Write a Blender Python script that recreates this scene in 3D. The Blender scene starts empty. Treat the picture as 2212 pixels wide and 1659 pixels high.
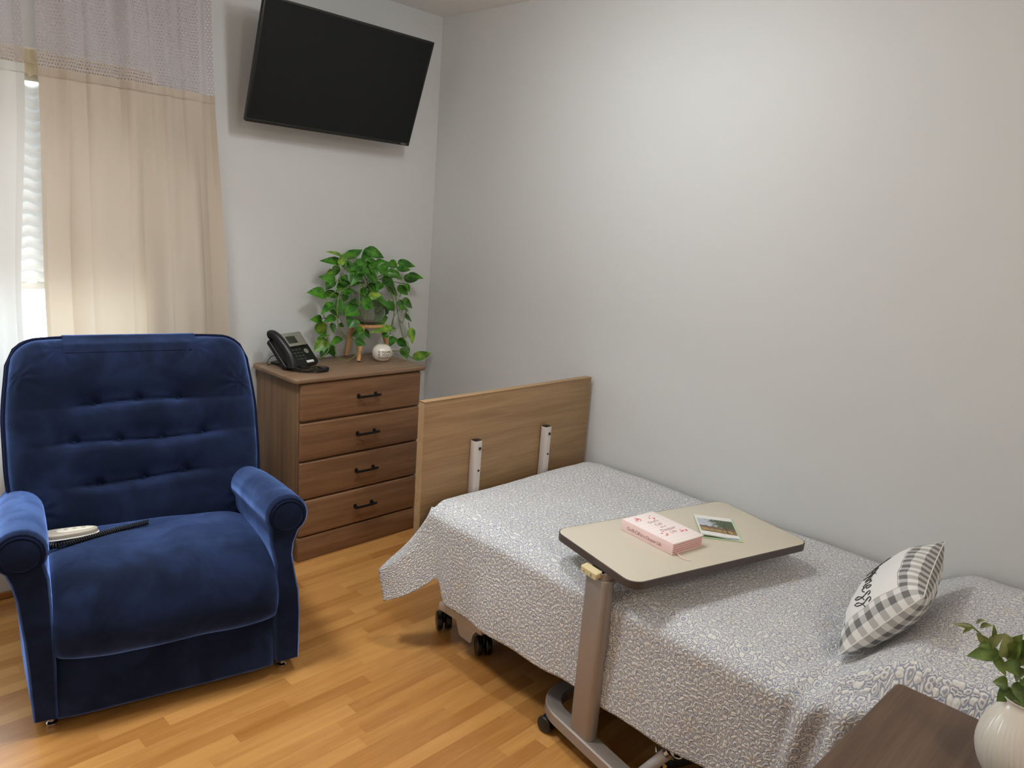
import bpy, bmesh, math, random
from mathutils import Vector, Matrix, Quaternion, noise
PI = math.pi
S = bpy.context.scene
COL = S.collection

# ------------------------------------------------------------------ camera, world, lights, exposure
cam_d = bpy.data.cameras.new('camera')
cam = bpy.data.objects.new('camera', cam_d); COL.objects.link(cam)
cam_d.sensor_fit = 'HORIZONTAL'; cam_d.sensor_width = 36.0
cam_d.lens = 1617.52 / 2212 * 36.0
cam_d.clip_start = 0.02
cam.matrix_world = Matrix(((0.6984208, 0.1013159, -0.7084797, -2.5869),
                           (-0.7116690, 0.2030698, -0.6725250, -3.1214),
                           (0.0757334, 0.9739085, 0.2139316, 1.5468),
                           (0, 0, 0, 1)))
S.camera = cam
S.cycles.use_denoising = True
S.cycles.max_bounces = 10
S.cycles.diffuse_bounces = 6
S.cycles.transparent_max_bounces = 16
S.view_settings.view_transform = 'Standard'
S.view_settings.look = 'None'
S.view_settings.exposure = 0.15
S.view_settings.gamma = 1.0
S.view_settings.use_curve_mapping = False

W = bpy.data.worlds.new('daylight'); S.world = W; W.use_nodes = True
bg = W.node_tree.nodes['Background']
bg.inputs['Color'].default_value = (0.86, 0.93, 1.0, 1)
bg.inputs['Strength'].default_value = 5.5

def light(name, kind, loc, energy, color, size=0.2, rot=(0, 0, 0), size_y=None, portal=False, spread=None):
    d = bpy.data.lights.new(name, kind); d.energy = energy; d.color = color
    if kind == 'AREA':
        d.size = size
        d.shape = 'DISK' if not size_y else 'RECTANGLE'
        if size_y: d.shape = 'RECTANGLE'; d.size_y = size_y
        d.cycles.is_portal = portal
        if spread: d.spread = math.radians(spread)
    else:
        d.shadow_soft_size = size
    o = bpy.data.objects.new(name, d); COL.objects.link(o)
    o.location = loc; o.rotation_euler = rot
    return o
LAMP_A = (-1.0, -1.5, 2.31)
LAMP_B = (-1.9, -1.0, 2.33)
FILL_C = (-1.9, -4.0, 2.34)
light('ceiling_lamp_light', 'AREA', (LAMP_A[0], LAMP_A[1], 2.455), 6.0, (0.96, 0.99, 1.0), 0.15)
light('ceiling_lamp_glow', 'POINT', LAMP_A, 9.0, (0.96, 0.99, 1.0), 0.06)
light('side_lamp_light', 'AREA', (LAMP_B[0], LAMP_B[1], 2.455), 11.0, (0.96, 0.99, 1.0), 0.34, spread=112)
light('side_lamp_glow', 'POINT', LAMP_B, 1.6, (0.96, 0.99, 1.0), 0.06)
light('rear_fill_light', 'POINT', FILL_C, 22, (1.0, 0.90, 0.78), 0.08)  # warm fill added behind the camera, not a known lamp
light('window_daylight', 'AREA', (-2.2, 0.13, 1.24), 1.0, (1, 1, 1), 1.66, (PI / 2, 0, PI), 1.40, portal=True)

# ------------------------------------------------------------------ node helpers
class X:
    """a node socket with arithmetic"""
    def __init__(s, t, k): s.t = t; s.k = k
    def _m(s, op, *a):
        n = s.t.nodes.new('ShaderNodeMath'); n.operation = op
        for i, v in enumerate((s,) + a):
            if isinstance(v, X): s.t.links.new(v.k, n.inputs[i])
            else: n.inputs[i].default_value = v
        return X(s.t, n.outputs[0])
    def __add__(s, o): return s._m('ADD', o)
    def __sub__(s, o): return s._m('SUBTRACT', o)
    def __mul__(s, o): return s._m('MULTIPLY', o)
    def __truediv__(s, o): return s._m('DIVIDE', o)
    def gt(s, o): return s._m('GREATER_THAN', o)
    def lt(s, o): return s._m('LESS_THAN', o)
    def mx(s, o): return s._m('MAXIMUM', o)
    def mn(s, o): return s._m('MINIMUM', o)
    def ab(s): return s._m('ABSOLUTE')
    def fr(s): return s._m('FRACT')
    def sin(s): return s._m('SINE')
    def cos(s): return s._m('COSINE')
    def sqrt(s): return s._m('SQRT')
    def atan2(s, o): return s._m('ARCTAN2', o)
    def step(s, a, b):
        n = s.t.nodes.new('ShaderNodeMapRange'); n.interpolation_type = 'SMOOTHSTEP'
        s.t.links.new(s.k, n.inputs['Value'])
        n.inputs['From Min'].default_value = a; n.inputs['From Max'].default_value = b
        return X(s.t, n.outputs['Result'])

def comb(t, x, y, z=0.0):
    n = t.nodes.new('ShaderNodeCombineXYZ')
    for i, v in enumerate((x, y, z)):
        if isinstance(v, X): t.links.new(v.k, n.inputs[i])
        else: n.inputs[i].default_value = v
    return n.outputs[0]
def sep(t, sock):
    n = t.nodes.new('ShaderNodeSeparateXYZ'); t.links.new(sock, n.inputs[0])
    return [X(t, n.outputs[i]) for i in range(3)]
def coord(t, kind='Object'): return t.nodes.new('ShaderNodeTexCoord').outputs[kind]
def mapping(t, sock, scale=(1, 1, 1), loc=(0, 0, 0), rot=(0, 0, 0)):
    n = t.nodes.new('ShaderNodeMapping'); t.links.new(sock, n.inputs['Vector'])
    n.inputs['Scale'].default_value = scale; n.inputs['Location'].default_value = loc; n.inputs['Rotation'].default_value = rot
    return n.outputs[0]
def tnoise(t, sock, scale, detail=3.0, rough=0.55, dist=0.0):
    n = t.nodes.new('ShaderNodeTexNoise'); t.links.new(sock, n.inputs['Vector'])
    n.inputs['Scale'].default_value = scale; n.inputs['Detail'].default_value = detail
    n.inputs['Roughness'].default_value = rough; n.inputs['Distortion'].default_value = dist
    return X(t, n.outputs['Fac'])
def vor(t, sock, scale, feature='F1', out='Distance', rand=1.0):
    n = t.nodes.new('ShaderNodeTexVoronoi'); t.links.new(sock, n.inputs['Vector'])
    n.feature = feature; n.inputs['Scale'].default_value = scale; n.inputs['Randomness'].default_value = rand
    return X(t, n.outputs[out])
def mixc(t, fac, a, b):
    n = t.nodes.new('ShaderNodeMix'); n.data_type = 'RGBA'
    if isinstance(fac, X): t.links.new(fac.k, n.inputs['Factor'])
    else: n.inputs['Factor'].default_value = fac
    for nm, v in (('A', a), ('B', b)):
        i = [q for q in n.inputs if q.name == nm and q.type == 'RGBA'][0]
        if isinstance(v, (tuple, list)): i.default_value = tuple(v[:3]) + (1,)
        else: t.links.new(v, i)
    return [q for q in n.outputs if q.type == 'RGBA'][0]
def lin(r, g, b):
    f = lambda c: (c / 255 / 12.92) if c / 255 <= 0.04045 else ((c / 255 + 0.055) / 1.055) ** 2.4
    return (f(r), f(g), f(b))

def new_mat(name):
    m = bpy.data.materials.new(name); m.use_nodes = True
    t = m.node_tree; b = t.nodes['Principled BSDF']
    return m, t, b
def bump(t, b, h, strength=0.2, dist=0.002):
    n = t.nodes.new('ShaderNodeBump'); n.inputs['Strength'].default_value = strength; n.inputs['Distance'].default_value = dist
    t.links.new(h.k, n.inputs['Height']); t.links.new(n.outputs[0], b.inputs['Normal'])
def plain(name, color, rough=0.5, metal=0.0, spec=0.5, vary=0.06, vscale=30, bstr=0.0, bscale=200, coat=0.0, sheen=0.0):
    m, t, b = new_mat(name)
    c = coord(t)
    n = tnoise(t, c, vscale, 3)
    dk = tuple(v * (1 - vary) for v in color); lt = tuple(min(1, v * (1 + vary)) for v in color)
    t.links.new(mixc(t, n, dk, lt), b.inputs['Base Color'])
    b.inputs['Roughness'].default_value = rough; b.inputs['Metallic'].default_value = metal
    b.inputs['Specular IOR Level'].default_value = spec
    if coat: b.inputs['Coat Weight'].default_value = coat; b.inputs['Coat Roughness'].default_value = 0.1
    if sheen: b.inputs['Sheen Weight'].default_value = sheen; b.inputs['Sheen Roughness'].default_value = 0.5
    if bstr: bump(t, b, tnoise(t, c, bscale, 2), bstr, 0.001)
    return m
def wood(name, ca, cb, axis, rough=0.45, fine=1.0, spec=0.4):
    """laminate wood, grain along the given object axis"""
    m, t, b = new_mat(name)
    c = coord(t)
    s1 = [34, 34, 34]; s1[axis] = 1.6
    s2 = [240, 240, 240]; s2[axis] = 7.0
    n1 = tnoise(t, mapping(t, c, s1), 1.0, 4, 0.6, 0.6)
    n2 = tnoise(t, mapping(t, c, s2), 1.0, 3, 0.6)
    f = (n1 * 0.72 + n2 * 0.34 * fine).step(0.3, 0.8)
    t.links.new(mixc(t, f, ca, cb), b.inputs['Base Color'])
    b.inputs['Roughness'].default_value = rough; b.inputs['Specular IOR Level'].default_value = spec
    bump(t, b, n2, 0.12, 0.0006)
    return m

M = {}
M['wall'] = plain('wall_paint', lin(212, 214, 213), 0.5, spec=0.22, vary=0.012, vscale=2.0, bstr=0.05, bscale=420)
M['ceiling'] = plain('ceiling_paint', lin(238, 236, 234), 0.8, vary=0.02, bstr=0.15, bscale=300)
M['white_trim'] = plain('white_trim', lin(226, 224, 216), 0.45, vary=0.02)
M['oak_trim'] = wood('oak_trim', lin(150, 98, 52), lin(176, 120, 66), 0)
M['dresser_h'] = wood('walnut_laminate_across', lin(112, 80, 56), lin(148, 112, 80), 0)
M['dresser_v'] = wood('walnut_laminate_upright', lin(106, 80, 58), lin(140, 110, 82), 2)
M['dresser_top'] = wood('walnut_laminate_top', lin(124, 98, 76), lin(152, 124, 100), 0, 0.4)
M['board'] = wood('oak_laminate_board', lin(136, 106, 74), lin(170, 138, 100), 0)
M['board_edge'] = wood('oak_edge_band', lin(160, 128, 92), lin(180, 150, 112), 0, fine=0.4)
M['stand_wood'] = wood('light_beech', lin(190, 140, 92), lin(214, 166, 116), 2)
M['night_top'] = wood('dark_walnut_top', lin(80, 60, 47), lin(112, 88, 70), 0, 0.42)
M['night_side'] = wood('dark_walnut_side', lin(84, 61, 46), lin(110, 83, 63), 2, 0.42)
M['black_metal'] = plain('black_iron', lin(30, 29, 28), 0.45, 0.6)
M['black_plastic'] = plain('black_plastic', lin(22, 22, 23), 0.38, spec=0.5)
M['black_gloss'] = plain('black_rubber_wheel', lin(9, 9, 10), 0.28, spec=0.5)
M['screen'] = plain('dark_screen', lin(24, 26, 25), 0.45, spec=0.2, vary=0.03, vscale=3)
M['taupe_metal'] = plain('taupe_powder_coat', lin(158, 147, 138), 0.38, 0.35, vary=0.02)
M['grey_metal'] = plain('grey_painted_steel', lin(206, 196, 184), 0.4, 0.05, vary=0.03)
M['pale_metal'] = plain('pale_painted_steel', lin(206, 198, 192), 0.4, 0.1, vary=0.02)
M['chrome'] = plain('chrome', lin(220, 220, 222), 0.12, 1.0, vary=0.01)
M['cream_plastic'] = plain('cream_plastic', lin(214, 198, 152), 0.5, vary=0.04)
M['laminate'] = plain('beige_laminate', lin(206, 198, 180), 0.45, spec=0.4, vary=0.03, vscale=4)
M['edge_band'] = plain('dark_taupe_edge', lin(78, 68, 64), 0.45)
M['ceramic'] = plain('white_glazed_ceramic', lin(232, 226, 214), 0.16, spec=0.6, vary=0.03, vscale=8, coat=0.4)
M['ink'] = plain('dark_ink', lin(66, 64, 62), 0.8)
M['bronze_ink'] = plain('bronze_lettering', lin(120, 104, 82), 0.6)
M['white_paper'] = plain('white_paper', lin(228, 228, 222), 0.6, vary=0.02)
M['green_paper'] = plain('pale_green_paper', lin(178, 200, 160), 0.6, vary=0.03)
M['pink'] = plain('pink_cover', lin(243, 212, 208), 0.5, vary=0.03)
M['pink_pages'] = None
M['mauve'] = plain('mauve_lettering', lin(176, 132, 130), 0.6)
M['rose'] = plain('rose_print', lin(220, 110, 116), 0.6)
M['silver_plastic'] = plain('silver_plastic', lin(150, 148, 136), 0.35, 0.3)
M['lcd'] = plain('phone_display', lin(52, 56, 48), 0.3)
M['key'] = plain('phone_key', lin(58, 58, 58), 0.4)
M['remote'] = plain('taupe_remote', lin(176, 166, 152), 0.4)
M['remote_pad'] = plain('pale_keypad', lin(214, 208, 192), 0.4)
M['stem'] = plain('green_stem', lin(108, 128, 60), 0.5, vary=0.2, vscale=40)
M['dark_metal'] = plain('dark_steel', lin(46, 42, 40), 0.5, 0.5)
M['mattress'] = plain('blue_mattress_ticking', lin(70, 80, 96), 0.8)
M['brass_tag'] = plain('brass_tag', lin(186, 142, 78), 0.4, 0.4)

def leaf_mat(name, dark, light, yellow):
    m, t, b = new_mat(name)
    at = t.nodes.new('ShaderNodeUVMap').outputs[0]
    u, v, _ = sep(t, at)
    n = tnoise(t, coord(t), 26, 3)
    base = mixc(t, n.step(0.35, 0.7), dark, light)
    rib = ((u - 0.5).ab()).step(0.05, 0.0)
    vein = (((v * 42.0) - ((u - 0.5).ab() * 26.0)).sin()).step(0.8, 1.0)
    c1 = mixc(t, (rib * 0.35).mx(vein * 0.07), base, yellow)
    t.links.new(c1, b.inputs['Base Color'])
    b.inputs['Roughness'].default_value = 0.32
    b.inputs['Specular IOR Level'].default_value = 0.5
    tr = t.nodes.new('ShaderNodeBsdfTranslucent'); t.links.new(c1, tr.inputs['Color'])
    mx = t.nodes.new('ShaderNodeMixShader'); mx.inputs[0].default_value = 0.18
    t.links.new(b.outputs[0], mx.inputs[1]); t.links.new(tr.outputs[0], mx.inputs[2])
    t.links.new(mx.outputs[0], t.nodes['Material Output'].inputs['Surface'])
    return m
M['leaf'] = leaf_mat('pothos_leaf', lin(34, 92, 20), lin(84, 152, 40), lin(150, 190, 80))
M['leaf_y'] = leaf_mat('pothos_leaf_pale', lin(80, 132, 36), lin(150, 186, 66), lin(200, 214, 120))
M['eleaf'] = leaf_mat('greenery_leaf', lin(74, 98, 40), lin(122, 146, 72), lin(132, 146, 84))
M['eleaf_y'] = leaf_mat('greenery_leaf_pale', lin(104, 112, 58), lin(150, 158, 104), lin(176, 176, 120))

def floor_mat():
    m, t, b = new_mat('honey_oak_laminate')
    c = coord(t)
    x, y, z = sep(t, c)
    row = (y / 0.050)._m('FLOOR')
    rnd = (row * 12.9898).sin() * 43758.5
    off = rnd.fr()
    xs = x / 0.46 + off * 3.7
    colm = xs._m('FLOOR')
    h = ((row * 78.233 + colm * 37.719).sin() * 24634.6).fr()
    fx = xs.fr(); fy = (y / 0.050).fr()
    edge = (fy.mn(fy * -1.0 + 1.0)).step(0.012, 0.0).mx((fx.mn(fx * -1.0 + 1.0)).step(0.0016, 0.0))
    v = comb(t, x * 2.6 + h * 40.0, y * 46.0, h * 9.0)
    g = tnoise(t, v, 1.0, 5, 0.62, 0.5)
    v2 = comb(t, x * 12.0 + h * 17.0, y * 330.0, 0.0)
    g2 = tnoise(t, v2, 1.0, 2, 0.6)
    blot = tnoise(t, comb(t, x * 4.0 + h * 31.0, y * 14.0, h * 5.0), 1.0, 3, 0.6)
    f = (h * 0.38 + g * 0.52 + g2 * 0.18 + blot * 0.24).step(0.30, 1.02)
    c0 = mixc(t, f, lin(162, 107, 52), lin(204, 151, 86))
    c1 = mixc(t, edge * 0.3, c0, lin(120, 74, 34))
    t.links.new(c1, b.inputs['Base Color'])
    b.inputs['Roughness'].default_value = 0.28
    b.inputs['Specular IOR Level'].default_value = 0.5
    bump(t, b, g2 - edge * 0.6, 0.06, 0.0008)
    return m
M['floor'] = floor_mat()

def suede_mat():
    m, t, b = new_mat('blue_microsuede')
    c = coord(t)
    n = tnoise(t, c, 6.5, 4, 0.6, 0.5)
    n2 = tnoise(t, c, 160.0, 2)
    f = n.step(0.36, 0.70) * 0.75 + n2 * 0.25
    t.links.new(mixc(t, f, lin(19, 24, 38), lin(31, 41, 70)), b.inputs['Base Color'])
    b.inputs['Roughness'].default_value = 0.95
    b.inputs['Specular IOR Level'].default_value = 0.08
    sw = f * 0.35 + 0.45
    t.links.new(sw.k, b.inputs['Sheen Weight'])
    b.inputs['Sheen Roughness'].default_value = 0.40
    b.inputs['Sheen Tint'].default_value = (0.27, 0.46, 1.0, 1)
    bump(t, b, n2 + n * 0.6, 0.18, 0.001)
    sh = t.nodes.new('ShaderNodeBsdfSheen'); sh.inputs['Roughness'].default_value = 0.40
    t.links.new(mixc(t, f, lin(70, 98, 170), lin(108, 140, 212)), sh.inputs['Color'])
    ad = t.nodes.new('ShaderNodeAddShader')
    t.links.new(b.outputs[0], ad.inputs[0]); t.links.new(sh.outputs[0], ad.inputs[1])
    t.links.new(ad.outputs[0], t.nodes['Material Output'].inputs['Surface'])
    return m
M['suede'] = suede_mat()
M['piping'] = plain('navy_piping', lin(22, 28, 52), 0.9, spec=0.08)

def quilt_mat():
    """cream petals and vines on grey-blue: blobs repeated by an eight-fold fold of each tile, puffed between the stitches"""
    m, t, b = new_mat('floral_quilt')
    uv = t.nodes.new('ShaderNodeUVMap').outputs[0]
    u0, v0, _ = sep(t, uv)
    P = 0.182
    wx = (tnoise(t, uv, 30.0, 1) - 0.5) * 0.012
    wy = (tnoise(t, mapping(t, uv, loc=(3.1, 7.7, 0)), 30.0, 1) - 0.5) * 0.012
    fu = (((u0 + wx) / P).fr() - 0.5).ab(); fv = (((v0 + wy) / P).fr() - 0.5).ab()
    a = fu.mx(fv); c = fu.mn(fv)
    wx2 = (tnoise(t, uv, 110.0, 1) - 0.5) * 0.030
    a = a + wx2; c = c - wx2
    blobs = [(0.0, 0.0, .034, .034, 0, 1), (.088, 0.0, .052, .020, 0, 0), (.064, .064, .048, .019, 45, 0), (.150, .040, .044, .022, 35, 1), (.165, .118, .052, .020, 10, 0), (.150, .150, .034, .026, 45, 1),
             (.212, 0.0, .040, .024, 90, 0), (.240, .062, .052, .024, -35, 1), (.250, .150, .048, .021, 60, 0), (.228, .228, .042, .028, 45, 1), (.300, .012, .050, .019, 10, 0), (.318, .092, .028, .046, 10, 1),
             (.325, .175, .052, .020, -30, 0), (.312, .250, .044, .022, 75, 1), (.372, .040, .046, .021, 50, 1), (.395, .118, .052, .019, 95, 0), (.400, .200, .040, .026, 20, 1), (.380, .285, .050, .020, -20, 0),
             (.340, .330, .036, .026, 45, 1), (.448, .028, .032, .040, 0, 0), (.476, .100, .024, .046, 0, 1), (.470, .185, .040, .020, 70, 0), (.482, .262, .028, .044, 0, 1), (.445, .330, .050, .020, 25, 0),
             (.420, .400, .034, .030, 45, 1), (.486, .398, .024, .040, 0, 0), (.490, .480, .036, .036, 0, 1)]
    best = None; best1 = None
    for (x, y, rx, ry, an, hole) in blobs:
        ca, sa = math.cos(math.radians(an)), math.sin(math.radians(an))
        dx = a - x; dy = c - y
        p = (dx * ca + dy * sa) * (1 / rx); q = (dy * ca - dx * sa) * (1 / ry)
        d = (p * p + q * q).sqrt()
        best = d if best is None else best.mn(d)
        if hole: best1 = d if best1 is None else best1.mn(d)
    seed = best1.step(0.50, 0.34)
    petal = best.step(1.02, 0.84)
    vine = (best - 1.42).ab().step(0.20, 0.08)
    k = petal - seed * 0.9
    f = k.mx(vine)
    n = tnoise(t, uv, 700.0, 1); n3 = tnoise(t, uv, 5.0, 2)
    cream = lin(228, 227, 222); blue = lin(150, 155, 174)
    col = mixc(t, f, mixc(t, n3.step(0.3, 0.7), blue, lin(160, 163, 177)), cream)
    r = (a * a + c * c).sqrt()
    t.links.new(mixc(t, r.step(0.16, 0.05) * f * 0.4, col, lin(228, 218, 194)), b.inputs['Base Color'])
    b.inputs['Roughness'].default_value = 0.95
    b.inputs['Specular IOR Level'].default_value = 0.1
    b.inputs['Sheen Weight'].default_value = 0.12
    h = best.step(1.15, 0.0) * 0.9 + vine * 0.45 + n * 0.06
    bump(t, b, h, 0.6, 0.005)
    return m
M['quilt'] = quilt_mat()

def cloth_mat(name, col, trans, tcol, rough=0.9):
    m, t, b = new_mat(name)
    n = tnoise(t, coord(t), 500, 2)
    t.links.new(mixc(t, n, tuple(v * 0.96 for v in col), col), b.inputs['Base Color'])
    b.inputs['Roughness'].default_value = rough; b.inputs['Specular IOR Level'].default_value = 0.15
    tr = t.nodes.new('ShaderNodeBsdfTranslucent'); tr.inputs['Color'].default_value = tcol + (1,)
    mx = t.nodes.new('ShaderNodeMixShader'); mx.inputs[0].default_value = trans
    t.links.new(b.outputs[0], mx.inputs[1]); t.links.new(tr.outputs[0], mx.inputs[2])
    t.links.new(mx.outputs[0], t.nodes['Material Output'].inputs['Surface'])
    return m, t, b, mx
M['curtain'] = cloth_mat('cream_curtain_cloth', lin(198, 187, 172), 0.16, lin(236, 214, 186))[0]
M['curtain_white'] = cloth_mat('white_curtain_cloth', lin(226, 226, 222), 0.14, lin(232, 232, 228))[0]
M['valance'] = cloth_mat('ivory_valance_cloth', lin(232, 222, 196), 0.35, lin(240, 226, 190))[0]
M['blind'] = cloth_mat('white_blind_fabric', lin(236, 236, 234), 0.05, lin(240, 240, 240))[0]
def net_mat():
    m, t, b, mx = cloth_mat('lilac_curtain_netting', lin(204, 196, 200), 0.25, lin(220, 212, 216))
    uv = t.nodes.new('ShaderNodeUVMap').outputs[0]
    u, v, _ = sep(t, uv)
    p = 0.011
    row = (v / p)._m('FLOOR')
    a = ((u / p) + (row * 0.5).fr()).fr() - 0.5
    c = (v / p).fr() - 0.5
    hole = ((a * a) + (c * c)).sqrt().step(0.40, 0.30)
    tp = t.nodes.new('ShaderNodeBsdfTransparent')
    m2 = t.nodes.new('ShaderNodeMixShader')
    t.links.new(hole.k, m2.inputs[0]); t.links.new(mx.outputs[0], m2.inputs[1]); t.links.new(tp.outputs[0], m2.inputs[2])
    t.links.new(m2.outputs[0], t.nodes['Material Output'].inputs['Surface'])
    return m
M['net'] = net_mat()

def glass_mat(name, col, rough=0.02, milky=0.0):
    m, t, b = new_mat(name)
    n = tnoise(t, coord(t), 12, 2)
    t.links.new(mixc(t, n, tuple(v * 0.97 for v in col), col), b.inputs['Base Color'])
    b.inputs['Transmission Weight'].default_value = 1.0 - milky
    b.inputs['Roughness'].default_value = rough; b.inputs['IOR'].default_value = 1.22
    return m
M['jar'] = glass_mat('jar_glass', lin(240, 243, 236), 0.05, 0.06)
def pane_mat():
    m, t, b = new_mat('window_pane_glass')
    g = t.nodes.new('ShaderNodeBsdfGlossy'); g.inputs['Roughness'].default_value = 0.02
    tp = t.nodes.new('ShaderNodeBsdfTransparent')
    n = tnoise(t, coord(t), 3, 2)
    t.links.new(mixc(t, n, (0.96, 0.98, 0.98), (0.98, 1, 1)), tp.inputs['Color'])
    mx = t.nodes.new('ShaderNodeMixShader'); mx.inputs[0].default_value = 0.06
    t.links.new(tp.outputs[0], mx.inputs[1]); t.links.new(g.outputs[0], mx.inputs[2])
    t.links.new(mx.outputs[0], t.nodes['Material Output'].inputs['Surface'])
    return m
M['pane'] = pane_mat()

def gingham_mat(w, h, border, chk):
    m, t, b = new_mat('gingham_cotton')
    uv = t.nodes.new('ShaderNodeUVMap').outputs[0]
    u, v, _ = sep(t, uv)
    su = (u / (2 * chk)).fr().gt(0.5); sv = (v / (2 * chk)).fr().gt(0.5)
    k = (su + sv) * 0.5
    n = tnoise(t, uv, 600, 2)
    c = mixc(t, k, lin(228, 228, 224), lin(120, 119, 119))
    inside = (u.ab().lt(w / 2 - border)) * (v.ab().lt(h / 2 - border)) * (sep(t, uv)[2].gt(-1))
    front = t.nodes.new('ShaderNodeAttribute'); front.attribute_name = 'front'
    inside = inside * X(t, front.outputs['Fac']).gt(0.5)
    c = mixc(t, inside, c, lin(234, 233, 230))
    seam = ((u.ab() - (w / 2 - border)).mx(v.ab() - (h / 2 - border))).ab().lt(0.0009) * X(t, front.outputs['Fac']).gt(0.5)
    c = mixc(t, seam, c, lin(168, 164, 158))
    t.links.new(c, b.inputs['Base Color'])
    b.inputs['Roughness'].default_value = 0.9; b.inputs['Specular IOR Level'].default_value = 0.1
    bump(t, b, n, 0.1, 0.001)
    return m
def stripes_mat(name, ca, cb, scale, axis='z'):
    m, t, b = new_mat(name)
    x, y, z = sep(t, coord(t))
    q = {'x': x, 'y': y, 'z': z}[axis]
    f = ((q * scale).sin()).step(-0.2, 0.4)
    t.links.new(mixc(t, f, ca, cb), b.inputs['Base Color']); b.inputs['Roughness'].default_value = 0.6
    return m
M['pink_pages'] = stripes_mat('pink_page_edges', lin(212, 158, 154), lin(238, 204, 200), 900, 'z')
M['pink_stripe'] = stripes_mat('pink_striped_cover', lin(246, 237, 233), lin(246, 230, 227), 330, 'y')

# ------------------------------------------------------------------ geometry helpers
class G:
    """vertices + faces (+ uv per vertex) collected for ONE mesh object"""
    def __init__(s): s.v = []; s.f = []; s.uv = {}
    def add(s, vs, fs, uvs=None):
        o = len(s.v); s.v += [Vector(p) for p in vs]; s.f += [tuple(i + o for i in q) for q in fs]
        if uvs:
            for i, q in enumerate(uvs): s.uv[o + i] = q
        return s
    def box(s, lo, hi, r=0.0, seg=2, mtx=None):
        bm = bmesh.new(); bmesh.ops.create_cube(bm, size=1.0)
        c = [(a + b) / 2 for a, b in zip(lo, hi)]; d = [abs(b - a) for a, b in zip(lo, hi)]
        for v in bm.verts: v.co = Vector((v.co.x * d[0] + c[0], v.co.y * d[1] + c[1], v.co.z * d[2] + c[2]))
        if r > 0: bmesh.ops.bevel(bm, geom=bm.edges[:], offset=min(r, min(d) * 0.49), segments=seg, profile=0.5, affect='EDGES', clamp_overlap=True)
        return s.bm(bm, mtx)
    def bm(s, bm, mtx=None):
        bm.verts.ensure_lookup_table()
        for i, v in enumerate(bm.verts): v.index = i
        s.add([(mtx @ v.co) if mtx else v.co.copy() for v in bm.verts], [tuple(v.index for v in f.verts) for f in bm.faces]); bm.free(); return s
    def prism(s, pts, a, b, axis=2, r=0.0, seg=2, mtx=None):
        """closed 2D outline extruded from a to b along axis"""
        def p3(p, h):
            q = [0, 0, 0]; o = [i for i in range(3) if i != axis]; q[o[0]] = p[0]; q[o[1]] = p[1]; q[axis] = h; return q
        bm = bmesh.new()
        lo = [bm.verts.new(p3(p, a)) for p in pts]; hi = [bm.verts.new(p3(p, b)) for p in pts]
        n = len(pts)
        f1 = bm.faces.new(lo[::-1]); f2 = bm.faces.new(hi)
        for i in range(n): bm.faces.new((lo[i], lo[(i + 1) % n], hi[(i + 1) % n], hi[i]))
        bmesh.ops.recalc_face_normals(bm, faces=bm.faces[:])
        if r > 0:
            ed = [e for f in (f1, f2) for e in f.edges]
            bmesh.ops.bevel(bm, geom=ed, offset=r, segments=seg, profile=0.5, affect='EDGES', clamp_overlap=True)
        return s.bm(bm, mtx)
    def tube(s, pts, r, n=8, caps=True, closed=False):
        pts = [Vector(p) for p in pts]; m = len(pts)
        rs = r if isinstance(r, (list, tuple)) else [r] * m
        T = []
        for i in range(m):
            a = pts[(i - 1) % m] if (closed or i > 0) else pts[i]; b = pts[(i + 1) % m] if (closed or i < m - 1) else pts[i]
            T.append((b - a).normalized() if (b - a).length > 1e-9 else Vector((0, 0, 1)))
        up = Vector((0, 0, 1)) if abs(T[0].z) < 0.9 else Vector((1, 0, 0))
        N = (up - T[0] * up.dot(T[0])).normalized()
        vs = []
        for i in range(m):
            N = (N - T[i] * N.dot(T[i]))
            N = N.normalized() if N.length > 1e-6 else T[i].orthogonal().normalized()
            B = T[i].cross(N)
            for k in range(n):
                a = 2 * PI * k / n
                vs.append(pts[i] + (N * math.cos(a) + B * math.sin(a)) * rs[i])
        fs = []
        for i in range(m if closed else m - 1):
            j = (i + 1) % m
            for k in range(n):
                l = (k + 1) % n
                fs.append((i * n + k, i * n + l, j * n + l, j * n + k))
        if caps and not closed:
            fs.append(tuple(range(n))[::-1]); fs.append(tuple((m - 1) * n + k for k in range(n)))
        return s.add(vs, fs)
    def lathe(s, prof, n=32, c=(0, 0, 0), mtx=None, fr=None):
        vs = []; fs = []
        for (r, z) in prof:
            for k in range(n):
                a = 2 * PI * k / n
                rr = max(r, 1e-5) * (fr(a, z) if fr else 1)
                p = Vector((rr * math.cos(a), rr * math.sin(a), z))
                vs.append((mtx @ p if mtx else p) + Vector(c))
        for i in range(len(prof) - 1):
            for k in range(n):
                l = (k + 1) % n; fs.append((i * n + k, i * n + l, (i + 1) * n + l, (i + 1) * n + k))
        fs.append(tuple(range(n))[::-1]); fs.append(tuple((len(prof) - 1) * n + k for k in range(n)))
        return s.add(vs, fs)
    def grid(s, fn, nu, nv, uv=None, flip=False):
        vs = []; us = []; fs = []
        for j in range(nv + 1):
            for i in range(nu + 1):
                vs.append(fn(i / nu, j / nv))
                us.append(uv(i / nu, j / nv) if uv else (i / nu, j / nv))
        w = nu + 1
        for j in range(nv):
            for i in range(nu):
                q = (j * w + i, j * w + i + 1, (j + 1) * w + i + 1, (j + 1) * w + i)
                fs.append(q[::-1] if flip else q)
        return s.add(vs, fs, us)
    def sphere(s, c, r, n=16, m=10, sc=(1, 1, 1)):
        prof = [(r * math.sin(PI * i / m), -r * math.cos(PI * i / m)) for i in range(m + 1)]
        return s.lathe(prof, n, c, Matrix.Diagonal(Vector(sc)))

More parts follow.
